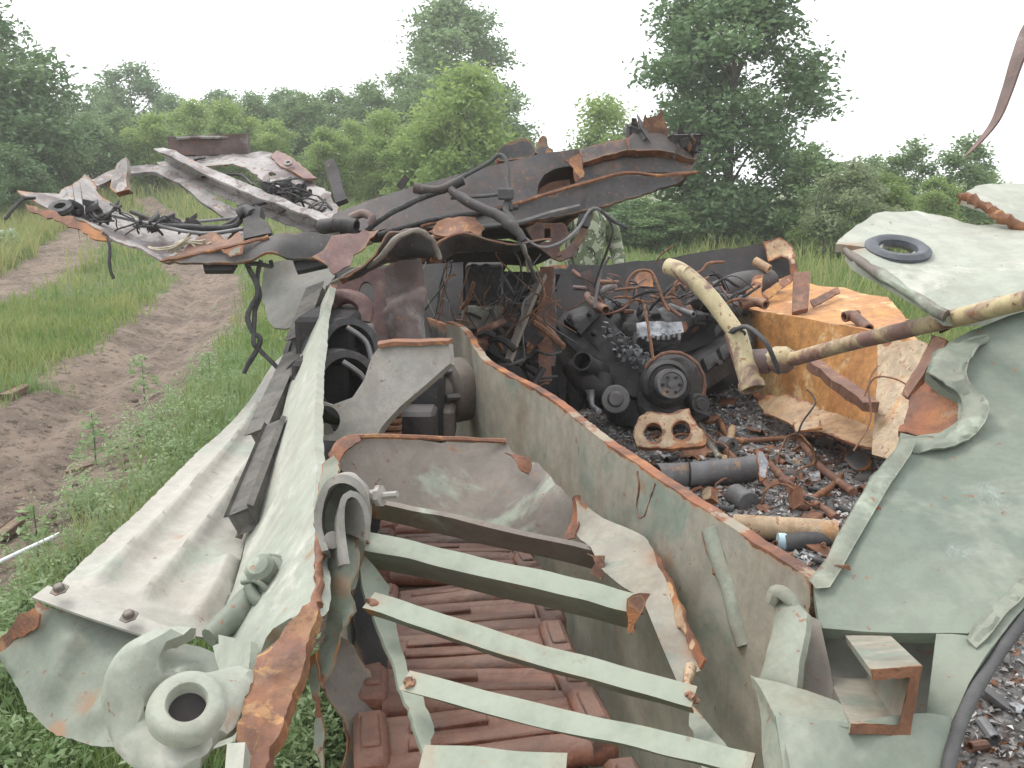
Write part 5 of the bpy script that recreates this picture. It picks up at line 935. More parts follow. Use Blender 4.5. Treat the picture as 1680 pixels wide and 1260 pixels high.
for q in range(7):
    x = random.uniform(225, 300); wiggle('bleached_wire', [(x, random.uniform(395, 412), 3.06), (x + 30, random.uniform(396, 412), 3.03), (x + 65, random.uniform(385, 414), 3.03)], .004, 'palewire', RF, .03)
for q in range(56):
    if q < 28: x = random.uniform(440, 550); y = 290 + (x - 440) * .5 + random.uniform(-8, 24); d = 3.6
    else: x = random.uniform(90, 400); y = 330 + (x - 90) * .17 + random.uniform(-2, 18); d = 3.2
    box('bolt_lump', W(x, y, d), rng.normal(0, .008, 3) + (.014, 0, 0), rng.normal(0, .008, 3) + (0, .012, 0), (0, 0, .012), random.choice(['burnt', 'wire', 'engine']), RF, .3)
for p in ([(8, 362, 3.1), (20, 345, 3.12), (38, 328, 3.16), (60, 326, 3.2)], [(178, 392, 3.06), (183, 410, 3.05), (184, 435, 3.05), (190, 458, 3.05)], [(170, 385, 3.06), (178, 392, 3.06)],
          [(332, 286, 3.7), (318, 262, 3.72), (335, 256, 3.72)], [(330, 290, 3.66), (390, 284, 3.7), (415, 305, 3.62)], [(385, 340, 3.4), (430, 335, 3.45), (470, 318, 3.5), (500, 310, 3.5)]):
    wiggle('hanging_wire', p, .006, 'wire', RF, .015)
for p, r_ in (([(404, 428, 3.0), (410, 440, 3.0), (425, 465, 3.0), (424, 490, 3.0), (408, 520, 3.0), (412, 545, 3.0), (424, 560, 3.0), (418, 580, 3.0), (400, 612, 3.0)], .009), ([(430, 428, 3.01), (426, 455, 3.02), (430, 485, 3.01), (420, 520, 3.02), (414, 560, 2.99), (424, 575, 3.0), (440, 590, 3.0), (458, 606, 3.0)], .008), ([(404, 436, 2.98), (425, 434, 2.98), (446, 438, 2.98), (444, 428, 2.98)], .008)):
    wiggle('twisted_cable', p, r_, 'wire', RF, .015, seg=7)
# ================================================================ ENGINE inside the hull
EN = empty('engine', H(1.95, 3.95, .5), 'charred black vee engine with grooved pulley inside the burnt hull', 'engine')
def ep(name, pts, mat='engine', **kw): return plate(name, pts, mat, EN, **kw)
ep('cylinder_bank', [(912, 528, 4.55), (925, 512, 4.6), (958, 500, 4.6), (985, 508, 4.55), (1062, 588, 4.45), (1078, 640, 4.4), (1040, 650, 4.4), (985, 612, 4.45), (930, 560, 4.5)], thick=.6, res=.04, torn=False, rough=.006, inflate=.012)
ep('cylinder_bank', [(1142, 590, 4.45), (1205, 548, 4.6), (1236, 530, 4.7), (1246, 556, 4.7), (1236, 590, 4.65), (1160, 640, 4.45)], thick=.6, res=.04, torn=False, rough=.006, inflate=.012)
for i, (x0, y0, x1, y1) in enumerate(((925, 522, 985, 512), (955, 548, 1012, 538), (990, 575, 1042, 566))):
    ep('valve_cover', [(x0, y0, 4.50), (x1 - 12, y1 - 8, 4.52), (x1, y1 + 2, 4.5), (x0 + 28, y0 + 24, 4.46)], thick=.08, res=.03, torn=False, inflate=.010)
for i in range(3):
    x, y = 1165 + i * 26, 600 - i * 17
    ep('valve_cover', [(x - 10, y - 14, 4.42 + i * .04), (x + 10, y - 26, 4.45 + i * .04), (x + 18, y - 8, 4.43 + i * .04), (x - 2, y + 6, 4.40 + i * .04)], thick=.08, res=.03, torn=False, inflate=.010)
ep('timing_cover', [(1048, 640, 4.36), (1056, 606, 4.36), (1076, 585, 4.36), (1104, 578, 4.36), (1134, 588, 4.36), (1154, 612, 4.36), (1160, 640, 4.36), (1158, 672, 4.34), (1130, 684, 4.32), (1066, 684, 4.32), (1050, 668, 4.34)], thick=.5, res=.03, torn=False, inflate=.025, curve=True)
ep('sump', [(985, 640, 4.5), (1050, 640, 4.45), (1150, 650, 4.45), (1166, 680, 4.4), (1120, 700, 4.4), (1040, 700, 4.4), (1000, 690, 4.5)], thick=.6, res=.05, torn=False, inflate=.02)
pc = W(1100, 629, 4.20)
pl_ = lathe('pulley', [(.03, -.16), (.03, -.05), (.070, -.05), (.070, -.042), (.058, -.032), (.070, -.022), (.070, -.014), (.058, -.004), (.070, .006), (.070, .014), (.058, .022), (.068, .030), (.070, .036), (.054, .036), (.050, .026), (.022, .026), (.020, .036), (.0, .036)], pc, (.02, -.97, .22), 'steelgrey', EN, 36)
for q in range(6):
    a = q * math.pi / 3; lathe('bolt', [(.0075, 0), (.0075, .012), (0, .013)], pc + np.array([math.cos(a) * .040, -.028, math.sin(a) * .040]), (.02, -.97, .22), 'soot', pl_, 6)
lathe('seal_collar', [(.06, -.16), (.12, -.16), (.115, -.08), (.095, -.06), (.085, -.07), (.06, -.07), (.06, -.16)], pc, (.02, -.97, .22), 'engine', EN, 32)
tube('front_gasket', [W(1104 + 52 * math.cos(a), 632 + 54 * math.sin(a), 4.30) for a in np.linspace(-2.6, .9, 14)], .009, 'darkrust', EN, 6, 3, jit=.4)
lathe('fan_disc', [(.0, .02), (.03, .02), (.04, .0), (.065, 0), (.07, -.01), (.065, -.05), (.04, -.12)], W(1010, 655, 4.25), (-.1, -.9, .25), 'steelgrey', EN, 26)
lathe('pump_body', [(.03, .02), (.06, .02), (.075, 0), (.075, -.12), (.04, -.16)], W(1002, 640, 4.5), (-.3, -.9, .2), 'engine', EN, 20)
tube('intake_elbow', wp((955, 592, 4.22), (968, 602, 4.35), (990, 610, 4.5)), .048, 'engine', EN, 14, hollow=.82)
tube('pump_pipe', wp((938, 600, 4.4), (958, 625, 4.35), (985, 640, 4.35), (990, 620, 4.4)), .06, 'soot', EN, 10, jit=.2)
lathe('filter_bowl', [(.02, .06), (.045, .05), (.05, 0), (.05, -.1), (.03, -.13)], W(945, 635, 4.4), (0, -.3, 1), 'engine', EN, 16)
lathe('side_pump', [(0, .03), (.025, .03), (.028, .02), (.045, .02), (.05, -.08)], W(1148, 662, 4.25), (.1, -.95, .2), 'engine', EN, 16)
tube('belt_tensioner', wp((968, 640, 4.25), (972, 665, 4.25), (982, 676, 4.2)), [.022, .012, .016], 'alu', EN, 8, jit=.5)
al = ep('melted_injection_block', [(1044, 530, 4.45), (1062, 527, 4.45), (1118, 528, 4.45), (1122, 545, 4.43), (1090, 550, 4.42), (1052, 552, 4.42), (1046, 556, 4.42)], 'alu', thick=.2, res=.018, torn=False, rough=.010, rscale=18)
for q in range(9):
    box('melted_drip', W(1046 + q * 8.5, 552 + random.uniform(-3, 3), 4.40), (.008, 0, 0), (0, .008, 0), (0, 0, random.uniform(.006, .02)), 'alu', al, .3)
ep('intake_manifold', [(1020, 508, 4.7), (1150, 498, 4.75), (1165, 520, 4.7), (1130, 532, 4.6), (1030, 530, 4.6)], thick=.3, res=.04, torn=False, rough=.01, inflate=.02)
ep('valley_cover', [(985, 520, 4.75), (1180, 505, 4.85), (1210, 545, 4.75), (1100, 585, 4.6), (1040, 560, 4.6)], 'soot', thick=.3, res=.05, torn=False, rough=.01)
for q in range(110):                      # splashes of melted light alloy on the block
    x, y = random.gauss(1040, 22), 0; y = 560 + (x - 1010) * .75 + random.uniform(-22, 22)
    if not 965 < x < 1075: continue
    V, F = boxVF(W(x, y, 4.385), rng.normal(0, .003, 3) + (random.choice([.003, .005, .008]), 0, 0), rng.normal(0, .003, 3) + (0, 0, .004), np.array([0, .010, 0]), .4); mk('alloy_splash', V, F, 'alu', EN)
tube('turbo_pipe', wp((995, 515, 4.55), (1000, 505, 4.65), (1020, 498, 4.75)), .034, 'engine', EN, 12, hollow=.75)
tube('exhaust_stub', wp((994, 509, 4.42), (975, 498, 4.55), (965, 485, 4.7)), .024, 'darkrust', EN, 12, hollow=.75)
tube('fuel_pipe', wp((1118, 520, 4.4), (1095, 502, 4.45), (1085, 488, 4.5)), .011, 'darkrust', EN, 8, hollow=.7)
tube('fuel_pipe', wp((1138, 516, 4.4), (1115, 508, 4.5), (1100, 502, 4.6)), .016, 'steelgrey', EN, 8, hollow=.7)
lathe('cap', [(.0, .02), (.018, .02), (.02, 0), (.034, -.005), (.034, -.04)], W(1033, 537, 4.38), (0, -1, .2), 'engine', EN, 16)
tube('cylinder_canister', wp((1130, 492, 4.75), (1180, 498, 4.75), (1225, 502, 4.75)), .055, 'burnt', EN, 14, jit=.1)
tube('cylinder_canister', wp((1170, 512, 4.65), (1210, 508, 4.7)), .045, 'engine', EN, 14, hollow=.8)
tube('rusty_elbow', wp((1215, 500, 4.5), (1240, 495, 4.5), (1256, 500, 4.45)), .026, 'darkrust', EN, 9, hollow=.6)
tube('coil', wp((985, 478, 4.6), (998, 472, 4.6), (1012, 470, 4.6)), .020, 'ashwhite', EN, 10)
tube('manifold_arm', wp((940, 445, 4.7), (960, 458, 4.65), (985, 462, 4.6), (1015, 464, 4.6)), .013, 'darkrust', EN, 8, jit=.4)
tube('manifold_arm', wp((940, 472, 4.6), (970, 474, 4.6)), .013, 'maroon', EN, 8)
sweep('bent_flat', wp((960, 445, 4.5), (966, 460, 4.5), (982, 478, 4.5)), [(-.03, -.006), (.03, -.006), (.03, .006), (-.03, .006)], 'drape', EN, up=(0, -1, 0))
tube('looped_pipe', wp((1027, 488, 4.45), (1030, 462, 4.45), (1045, 445, 4.45), (1068, 446, 4.45), (1080, 470, 4.42), (1090, 498, 4.4), (1098, 510, 4.38)), .007, 'rustwire', EN, 8)
plate('tin_scrap', [(1040, 460, 4.6), (1050, 445, 4.6), (1068, 442, 4.6), (1072, 470, 4.55), (1050, 468, 4.55)], 'rust', EN, thick=.004, res=.025, rough=.01)
tube('dipstick_tube', wp((1057, 500, 4.3), (1064, 540, 4.25), (1072, 590, 4.22)), [.008, .007, .009], 'rustwire', EN, 7, jit=.6)
tube('bent_pipe', wp((1105, 480, 4.5), (1108, 465, 4.5), (1122, 455, 4.5), (1150, 445, 4.55), (1162, 432, 4.55), (1188, 430, 4.6)), .008, 'rustwire', EN, 7)
tube('bent_pipe', wp((975, 505, 4.4), (985, 450, 4.4), (1000, 420, 4.35)), .008, 'steelgrey', EN, 7)
tube('bent_pipe', wp((1075, 432, 4.5), (1085, 418, 4.45), (1105, 403, 4.4)), .004, 'rustwire', EN, 6)
for q in range(60):
    x, y = random.uniform(950, 1230), 0; y = 505 - abs(x - 1080) * .05 + random.uniform(-42, 10); d = random.uniform(4.45, 4.75)
    L_ = random.uniform(20, 60); a = random.uniform(-.9, .9)
    wiggle('rusty_pipe', [(x - L_ / 2 * math.cos(a), y - L_ / 2 * math.sin(a), d), (x, y - random.uniform(-6, 12), d - .04), (x + L_ / 2 * math.cos(a), y + L_ / 2 * math.sin(a), d)], random.choice([.003, .005, .008]), random.choice(['rustwire', 'darkrust', 'wire', 'wire', 'soot']), EN, .025, seg=6)
for q in range(22):
    x, y = random.uniform(985, 1200), random.uniform(492, 540)
    box('scorched_fitting', W(x, y, random.uniform(4.5, 4.7)), rng.normal(0, .01, 3) + (.025, 0, 0), rng.normal(0, .01, 3) + (0, .025, 0), rng.normal(0, .006, 3) + (0, 0, .018), random.choice(['engine', 'burnt', 'darkrust', 'engine']), EN, .3)
for (x, y) in ((935, 520), (968, 513), (975, 545), (1000, 540), (1010, 572), (1035, 566), (945, 535), (1180, 595), (1205, 578), (1228, 560), (1062, 660), (1140, 660), (1070, 676), (1128, 676), (1065, 610), (1142, 606)):
    lathe('bolt', [(.014, -.06), (.014, .02), (.0, .022)], W(x, y, 4.38 if x > 1040 else 4.44), (0, -.95, .3), 'burnt', EN, 6)
# ---- tan bracket with two round holes, lying against the engine
bt = plate('twin_hole_bracket', [(1048, 684, 3.98), (1062, 674, 4.0), (1096, 678, 4.0), (1130, 670, 4.0), (1138, 690, 3.96), (1160, 718, 3.88), (1158, 730, 3.86), (1100, 736, 3.84), (1046, 732, 3.86), (1038, 712, 3.90)], 'rusttan', None, thick=.02, res=.02, rough=.004, rw=.05, holes=[(1072, 708, 15, 16), (1118, 705, 15, 16)])
tag(bt, 'tan steel bracket with two large round holes below the engine pulley', 'bracket')

# ---- yellow pipe assembly
YP = empty('yellow_pipe', W(1270, 592, 2.6), 'flaking yellow pipe run with bent elbow and joint, lying across the hull opening', 'pipe')
tube('elbow_pipe', wp((1096, 437, 2.78), (1120, 447, 2.74), (1160, 482, 2.70), (1195, 528, 2.66), (1210, 552, 2.64)), .027, 'yellow', YP, 16, 8, hollow=.8, jit=.04)
tube('sleeve', wp((1206, 545, 2.63), (1220, 590, 2.61), (1233, 632, 2.58)), .032, 'yellow', YP, 16, 4, hollow=.8, jit=.05)
lathe('sleeve_lip', [(.030, -.012), (.037, -.012), (.039, 0), (.037, .012), (.030, .012), (.030, -.012)], W(1233, 633, 2.575), W(1233, 632, 2.58) - W(1222, 596, 2.605), 'yellow', YP, 20)
tube('union', wp((1236, 594, 2.62), (1262, 592, 2.60)), .036, 'drape', YP, 14, jit=.1)
tube('joint_housing', wp((1256, 590, 2.60), (1272, 590, 2.59), (1290, 590, 2.58), (1303, 590, 2.57)), [.026, .040, .040, .026], 'yellow', YP, 8, 2, jit=.1)
tube('long_pipe', wp((1298, 590, 2.57), (1400, 562, 2.2), (1500, 538, 1.86), (1600, 514, 1.60), (1700, 487, 1.45), (1800, 458, 1.34)), [.021, .019, .0175, .0165, .016], 'yellow', YP, 16, 6, hollow=.8, jit=.06)
tube('hose_tail', wp((1200, 545, 2.60), (1225, 536, 2.55), (1255, 560, 2.5), (1270, 590, 2.5), (1278, 612, 2.52)), .007, 'rubber', YP, 8)
tube('binding_wire', wp((1196, 546, 2.60), (1206, 538, 2.59), (1222, 546, 2.60), (1214, 556, 2.60)), .004, 'wire', YP, 6)
plate('weld_tab', [(1540, 530, 1.76), (1556, 522, 1.74), (1556, 545, 1.75), (1538, 548, 1.77)], 'drape', YP, thick=.01, res=.02)

# ================================================================ SCRAP on the ash floor
def onfloor(px, py, lift=0):
    z = .52
    for _ in range(8):
        p = Wz(px, py, z + lift); s, u = float(p @ NX), float(p @ AX); z = zf(s, u)
    return Wz(px, py, z + lift)
def fpath(*pts, lift=0): return [onfloor(x, y, lift) for x, y in pts]
def loose(o, label, cat, group=None): return tag(o, label, cat, group)
t1 = empty('split_tube', onfloor(1150, 785), 'long grey scorched tube with torn flange end, lying on the ash beside the hull wall', 'tube')
tube('barrel', fpath((1075, 782), (1150, 778), (1245, 768), lift=.055), .055, 'steelgrey', t1, 18, 8, hollow=.9, jit=.04)
tube('strap', [onfloor(1128, 776, .055) + np.array([0, math.cos(a) * .058, math.sin(a) * .058]) for a in np.linspace(0, 2 * math.pi, 16)], .004, 'soot', t1, 5, 1)
plate('torn_flange', [(1238, 736, 3.62), (1252, 740, 3.60), (1262, 758, 3.56), (1258, 782, 3.52), (1248, 790, 3.5), (1244, 764, 3.55)], 'alu', t1, thick=.008, res=.015)
def tthing(name, label, cat, pts, r, mat, lift=None, **kw):
    o = tube(name, fpath(*pts, lift=(r if not isinstance(r, list) else max(r)) if lift is None else lift), r, mat, None, **kw); return tag(o, label, cat)
tthing('pipe', 'tan rust-stained pipe lying on ash just inside the hull wall edge', 'pipe', [(1205, 862), (1280, 868), (1375, 874)], .042, 'rusttan', seg=14, hollow=.8, jit=.08)
o = empty('hose_end', onfloor(1320, 888), 'short black hose with pale blue end on the ash', 'hose')
tube('hose', fpath((1288, 890), (1330, 886), (1372, 878), lift=.03), .03, 'rubber', o, 14, jit=.08); tube('blue_end', fpath((1276, 889), (1290, 889), lift=.03), [.026, .031], 'blueend', o, 14, 3, jit=.3)
lathe('can', [(0, 0), (.042, 0), (.045, .004), (.045, .10), (.040, .104), (0, .10)], onfloor(1228, 826, .03), W(1210, 815, 3.3) - W(1236, 832, 3.2), 'steelgrey', None, 24); tag(bpy.context.scene.objects[-1] if False else [ob for ob in COL.objects if ob.name == 'can'][0], 'small grey scorched can lying on its side on the ash', 'can')
tthing('steel_bar', 'straight grey and rusty bar lying slantwise over the ash heap', 'bar', [(1255, 752), (1300, 800), (1372, 850)], .017, 'darkrust', jit=.1)
tthing('steel_bar', 'rust-brown bar bent into an angle, in front of the twin-hole bracket', 'bar', [(1180, 690), (1205, 722), (1280, 720), (1380, 716)], .016, 'rust', jit=.2)
tthing('steel_bar', 'long rusty bar leading from the bent bars to the bow plate', 'bar', [(1310, 715), (1345, 765), (1400, 808)], .018, 'darkrust', jit=.2)
tthing('steel_bar', 'short rusty bar branching beside the green bow plate weld', 'bar', [(1330, 820), (1362, 800), (1380, 780)], .013, 'rust', jit=.2)
tthing('steel_bar', 'scorched flat bar in front of the twin-hole bracket, leaning on ash', 'bar', [(1142, 690), (1165, 730), (1180, 752)], .016, 'guard', jit=.2)
tthing('steel_bar', 'upright rusty stub standing across the bent bar', 'bar', [(1202, 702), (1196, 730)], .02, 'rusttan', lift=.03, jit=.2)
lathe('bushing', [(.018, 0), (.036, 0), (.036, .07), (.018, .07), (.016, .03), (.018, 0)], onfloor(1186, 728, .03), (.4, -.9, .15), 'steelgrey', None, 20); tag([ob for ob in COL.objects if ob.name == 'bushing'][0], 'grey steel bushing among bent rusty bars', 'bushing')
plate('bent_sheet', [(1300, 690, 3.9), (1345, 690, 3.8), (1350, 705, 3.72), (1305, 708, 3.75)], 'rusttan', None, thick=.01, res=.02, rough=.01); tag([ob for ob in COL.objects if ob.name == 'bent_sheet'][0], 'small tan sheet scrap with rusty edges on ash under the orange flank', 'sheet')
def fplate(name, label, cat, pts, mat, **kw):
    o = plate(name, [tuple(onfloor(x, y, l)) for x, y, l in pts], mat, None, world=True, **kw); return tag(o, label, cat)
fplate('sheet_scrap', 'crumpled orange-brown sheet scrap beside the split grey tube', 'sheet', [(1118, 730, .01), (1150, 728, .05), (1172, 742, .02), (1150, 752, .01), (1120, 750, .04)], 'rust', thick=.003, res=.015, rough=.015, rscale=14)
fplate('sheet_scrap', 'rounded grey plate on ash close to the bow plate weld', 'sheet', [(1385, 745, .03), (1412, 738, .06), (1428, 752, .06), (1418, 768, .03), (1396, 766, .02)], 'steelgrey', thick=.006, res=.015, rough=.006, curve=True)
fplate('sheet_scrap', 'rusty angle of sheet standing near the small grey can', 'sheet', [(1290, 790, .02), (1318, 800, .09), (1322, 830, .05), (1300, 838, .01)], 'rust', thick=.004, res=.015, rough=.012)
fplate('sheet_scrap', 'pale melted flake on the ash beside the slanting bar', 'sheet', [(1325, 775, .02), (1345, 772, .03), (1348, 786, .02), (1330, 788, .02)], 'alu', thick=.006, res=.012, rough=.008)
fplate('sheet_scrap', 'tan scrap block at the end of the split grey tube', 'sheet', [(1150, 800, .02), (1168, 798, .07), (1172, 820, .04), (1154, 822, .01)], 'rusttan', thick=.03, res=.015, rough=.008)
wirecol = []
for i, (pts, lab) in enumerate((([(1170, 812), (1205, 790), (1240, 785), (1260, 760)], 'thin rusty wire curving round the small grey can'), ([(1275, 760), (1290, 735), (1318, 735), (1335, 770), (1300, 790)], 'loop of rusty wire on ash in the heap centre'), ([(1250, 830), (1280, 812), (1320, 842), (1345, 838)], 'rusty wire bent flat on ash below the slanting bar'), ([(1100, 735), (1140, 722), (1175, 738), (1195, 752)], 'thin wire looping before the twin-hole bracket'))):
    P = catmull(fpath(*pts, lift=.012), 6); P = P + np.array([[0, 0, .03 + .05 * abs(nz(p, 5, i))] for p in P]); P[0][2] -= .04; P[-1][2] -= .04
    tag(tube('wire', P, .005, 'rustwire', None, 6, 1), lab, 'wire')
lw = tube('wire_bundle', [W(1440, 600, 3.3), W(1425, 630, 3.25), W(1428, 690, 3.2), W(1400, 740, 3.15)], .0035, 'rustwire', None, 6); tag(lw, 'thin rusty wire hanging down the tan front flank', 'wire')
lw = tube('wire_bundle', [W(1418, 650, 3.2), W(1435, 620, 3.2), W(1470, 622, 3.15), W(1500, 640, 3.1)], .0035, 'rustwire', None, 6); tag(lw, 'rusty wire arched over the tan front flank towards the notch', 'wire')
lw = tube('wire_bundle', [W(1325, 640, 3.85), W(1338, 660, 3.75), W(1318, 690, 3.7), W(1308, 715, 3.7)], .004, 'wire', None, 6, jit=.5); tag(lw, 'dark frayed wire against the orange inner flank', 'wire')
# three hundred small pieces of scrap, by shape
protos = []
def proto(f): protos.append(f)
GL = 'small burnt scrap pieces strewn over the ash floor'
scr = []
def small(name, label, cat, V, F, mat):
    me = bpy.data.meshes.new(name); me.from_pydata([tuple(v) for v in V], [], [tuple(f) for f in F]); me.shade_smooth(); me.set_sharp_from_angle(angle=R(35)); me.materials.append(M[mat]); scr.append((name, label, cat, me))
O0 = np.zeros(3)
for mat, lab in (('rust', 'reddish rusty'), ('darkrust', 'dark brown rusty'), ('steelgrey', 'grey scorched'), ('burnt', 'black charred')):
    V, F = tubeVF([O0 + (-.07, 0, .008), O0 + (0, .012, .012), O0 + (.07, -.01, .008)], .008, 6, 3, 0, .3); small('scrap_rod', lab + ' short rod among scrap on the ash floor', 'rod', V, F, mat)
    V, F = tubeVF([O0 + (-.035, 0, .018), O0 + (.035, 0, .018)], .018, 10, 2, .7); small('scrap_tube', lab + ' short tube piece among scrap on the ash floor', 'tube', V, F, mat)
    V, F = boxVF(O0 + (0, 0, .012), np.array([.035, .01, .006]), np.array([-.008, .022, .002]), np.array([.001, .003, .010]), .3); small('scrap_lump', lab + ' small lump among scrap on the ash floor', 'scrap', V, F, mat)
for mat, lab in (('alu', 'silvery melted'), ('rust', 'reddish rusty'), ('ashwhite', 'pale burnt'), ('rusttan', 'tan scaled')):
    g = 5; V = [(x * .022, y * .018, .008 + .016 * nz((x, y, 0), .7, len(scr)) ** 2 * 3 + .008 * abs(nz((x, y, 1), 1.1, len(scr)))) for y in range(-2, 3) for x in range(-2, 3) ]; V = [(v[0] + random.uniform(-.006, .006), v[1] + random.uniform(-.006, .006), v[2]) for v in V]
    F = [(j * g + i, j * g + i + 1, (j + 1) * g + i + 1, (j + 1) * g + i) for j in range(4) for i in range(4)]; n_ = len(V); V = V + [(a, b, c - .004) for a, b, c in V]
    F = F + [tuple(x + n_ for x in f[::-1]) for f in F]; small('scrap_flake', lab + ' curled flake among scrap on the ash floor', 'flake', V, F, mat)
cnt = {}
placed = 0
while placed < 290:
    px, py = random.uniform(1000, 1680), random.uniform(640, 1260)
    if placed < 225: px, py = random.uniform(1030, 1460), random.uniform(660, 930)
    p = onfloor(px, py); s, u = float(p @ NX), float(p @ AX)
    if not (.82 < s < 2.55 and .9 < u < 4.3): continue
    if px < 1330 and py > 690 + (px - 960) * .72: continue
    if px > 1330 and px < 1560 and py > 945 - (px - 1330) * 1.4: continue
    name, label, cat, me = random.choice(scr); o = bpy.data.objects.new(name, me); COL.objects.link(o)
    o.location = p - np.array([0, 0, .004]); o.rotation_euler = (random.gauss(0, .25), random.gauss(0, .25), random.uniform(0, 6.28)); o.scale = [random.choice([.3, .45, .6, .8, 1.1]) * random.uniform(.8, 1.2)] * 3
    tag(o, label, cat, label.replace(' among', 's among')); placed += 1
# ash flakes and crumbs too many to count
nfl = 34000; Vs = []; Fs = []; tn = []
for q in range(nfl):
    s, u = random.uniform(.8, 2.6), random.uniform(.8, 4.5); c = H(s, u, zf(s, u) + random.uniform(0, .012)); sz = random.choice([.003, .004, .006, .008, .012]) * random.uniform(.7, 1.3)
    a = rng.normal(0, 1, 3); a[2] *= .5; a /= np.linalg.norm(a); b_ = rng.normal(0, 1, 3); b_[2] *= .5; b_ -= a * (a @ b_); b_ /= np.linalg.norm(b_); i0 = len(Vs)
    nn = np.cross(a, b_)
    Vs += [c - a * sz - b_ * sz * .6, c + a * sz - b_ * sz * .4 + nn * sz * .3, c + a * sz * .7 + b_ * sz * .7, c - a * sz * .8 + b_ * sz * .5 + nn * sz * .4]; Fs += [(i0, i0 + 1, i0 + 2, i0 + 3)]; t = random.random(); tn += [t] * 4
tag(mk('ash_litter', Vs, Fs, 'flakes', None, 0, {'tint': tn}), 'grey ash flakes and crumbs covering the hull floor', 'ash', kind='stuff')
# ================================================================ LOOSE THINGS ON THE GROUND
def gpt(px, py, lift=0):
    p = Wg(px, py); z = float(gz(p[:2])[0]); p = Wz(px, py, z + lift); return p
o = tube('white_stick', [gpt(-60, 950, .20), gpt(20, 912, .22), gpt(98, 876, .20)], .010, 'white', None, 8, 5); tag(o, 'thin white plastic strip lying in the weeds', 'strip')
for (a, b, w_, lab) in (((8, 652), (42, 636), .09, 'weathered wooden block on the dirt by the grass strip'), ((108, 775), (152, 762), .035, 'short brown stick on the dirt before the weeds'), ((0, 880), (32, 855), .06, 'broken wood chip at the weeds beside the white strip'), ((22, 830), (50, 842), .03, 'small pale wood splinter on the dirt near the weeds')):
    A_, B_ = gpt(*a, w_ * .3), gpt(*b, w_ * .3); t = (B_ - A_) / 2; tn = t / np.linalg.norm(t); s = np.cross(tn, (0, 0, 1)); s /= np.linalg.norm(s); u = np.cross(s, tn); V, F = boxVF((A_ + B_) / 2, t, s * w_ / 2, u * w_ * .3, .3)
    tag(mk('wood_piece', V, F, 'wood', None, 30), lab, 'wood')
for i in range(90):
    px, py = random.uniform(0, 380), random.uniform(450, 900); p = Wg(px, py)
    if dirtmask(np.array([p[:2]]))[0] < .6: continue
    p = gpt(px, py); r_ = random.choice([.008, .012, .018, .03]) * random.uniform(.7, 1.2); V, F = boxVF(p + np.array([0, 0, r_ * .3]), rng.normal(0, .2, 3) * r_ + (r_, 0, 0), rng.normal(0, .2, 3) * r_ + (0, r_ * .8, 0), np.array([0, 0, r_ * .6]), .5)
    tag(mk('clod', V, F, 'earth', None, 0, {'dirt': [1] * len(V)}), 'small earth clod lying loose on the dirt track', 'clod', 'earth clods on the dirt track')

# ================================================================ PERSON in camouflage behind the wreck
k = N('camouflage'); c = k.mix(k.ramp(k.noise(9, 2, .5, (1, 1, 1), 1.0), .50, .54), (.12, .145, .085), (.30, .32, .23)); c = k.mix(k.ramp(k.noise(13, 2, .5, (1.3, 1, .8), 1.2), .55, .58), c, (.045, .055, .035)); c = k.mix(k.ramp(k.noise(21, 2, .5), .62, .65), c, (.40, .40, .33)); k.bump(k.noise(22, 4), .5, .02); M['camo'] = k.fin(c, .9)
M['skin'] = plain('skin', (.52, .34, .26), (.46, .29, .22), .55, 0, 12, .1); M['boot'] = plain('boot_leather', (.02, .018, .016), (.04, .035, .03), .5, 0, 12, .2); M['hair'] = plain('dark_hair', (.03, .022, .016), (.05, .035, .025), .7, 0, 40, .4)
pp = W(958, 390, 6.4); PX, PY = pp[0], pp[1]
PE = empty('person', (PX, PY, 0), 'person in camouflage jacket and trousers standing behind the wreck under the roof beam', 'person'); PE.rotation_euler.z = .35
def skinned(name, verts, edges, mat, root=0, lv=2):
    me = bpy.data.meshes.new(name); me.from_pydata([v[:3] for v in verts], edges, []); o = bpy.data.objects.new(name, me); COL.objects.link(o); o.parent = PE; me.materials.append(M[mat])
    m = o.modifiers.new('skin', 'SKIN'); 
    for i, v in enumerate(verts): me.skin_vertices[0].data[i].radius = (v[3], v[4] if len(v) > 4 else v[3]) if me.skin_vertices else (.1, .1)
    me.skin_vertices[0].data[root].use_root = True; s = o.modifiers.new('sub', 'SUBSURF'); s.levels = lv; s.render_levels = lv; m.use_smooth_shade = True; return o
sk_ok = True
bv = [(0, 0, .95, .15, .11), (0, 0, 1.12, .145, .10), (0, -.01, 1.30, .17, .115), (0, 0, 1.45, .13, .09), (0, 0, 1.53, .055), (0, -.005, 1.60, .055),
      (.20, 0, 1.44, .068), (.27, -.02, 1.18, .056), (.22, -.20, 1.00, .042), (-.20, 0, 1.44, .068), (-.27, -.01, 1.18, .056), (-.25, -.12, .95, .042),
      (.10, 0, .86, .095), (.11, -.02, .50, .068), (.11, .02, .14, .058), (-.10, 0, .86, .095), (-.11, -.02, .50, .068), (-.12, .02, .14, .058)]
bo = [(0, 1), (1, 2), (2, 3), (3, 4), (4, 5), (3, 6), (6, 7), (7, 8), (3, 9), (9, 10), (10, 11), (0, 12), (12, 13), (13, 14), (0, 15), (15, 16), (16, 17)]
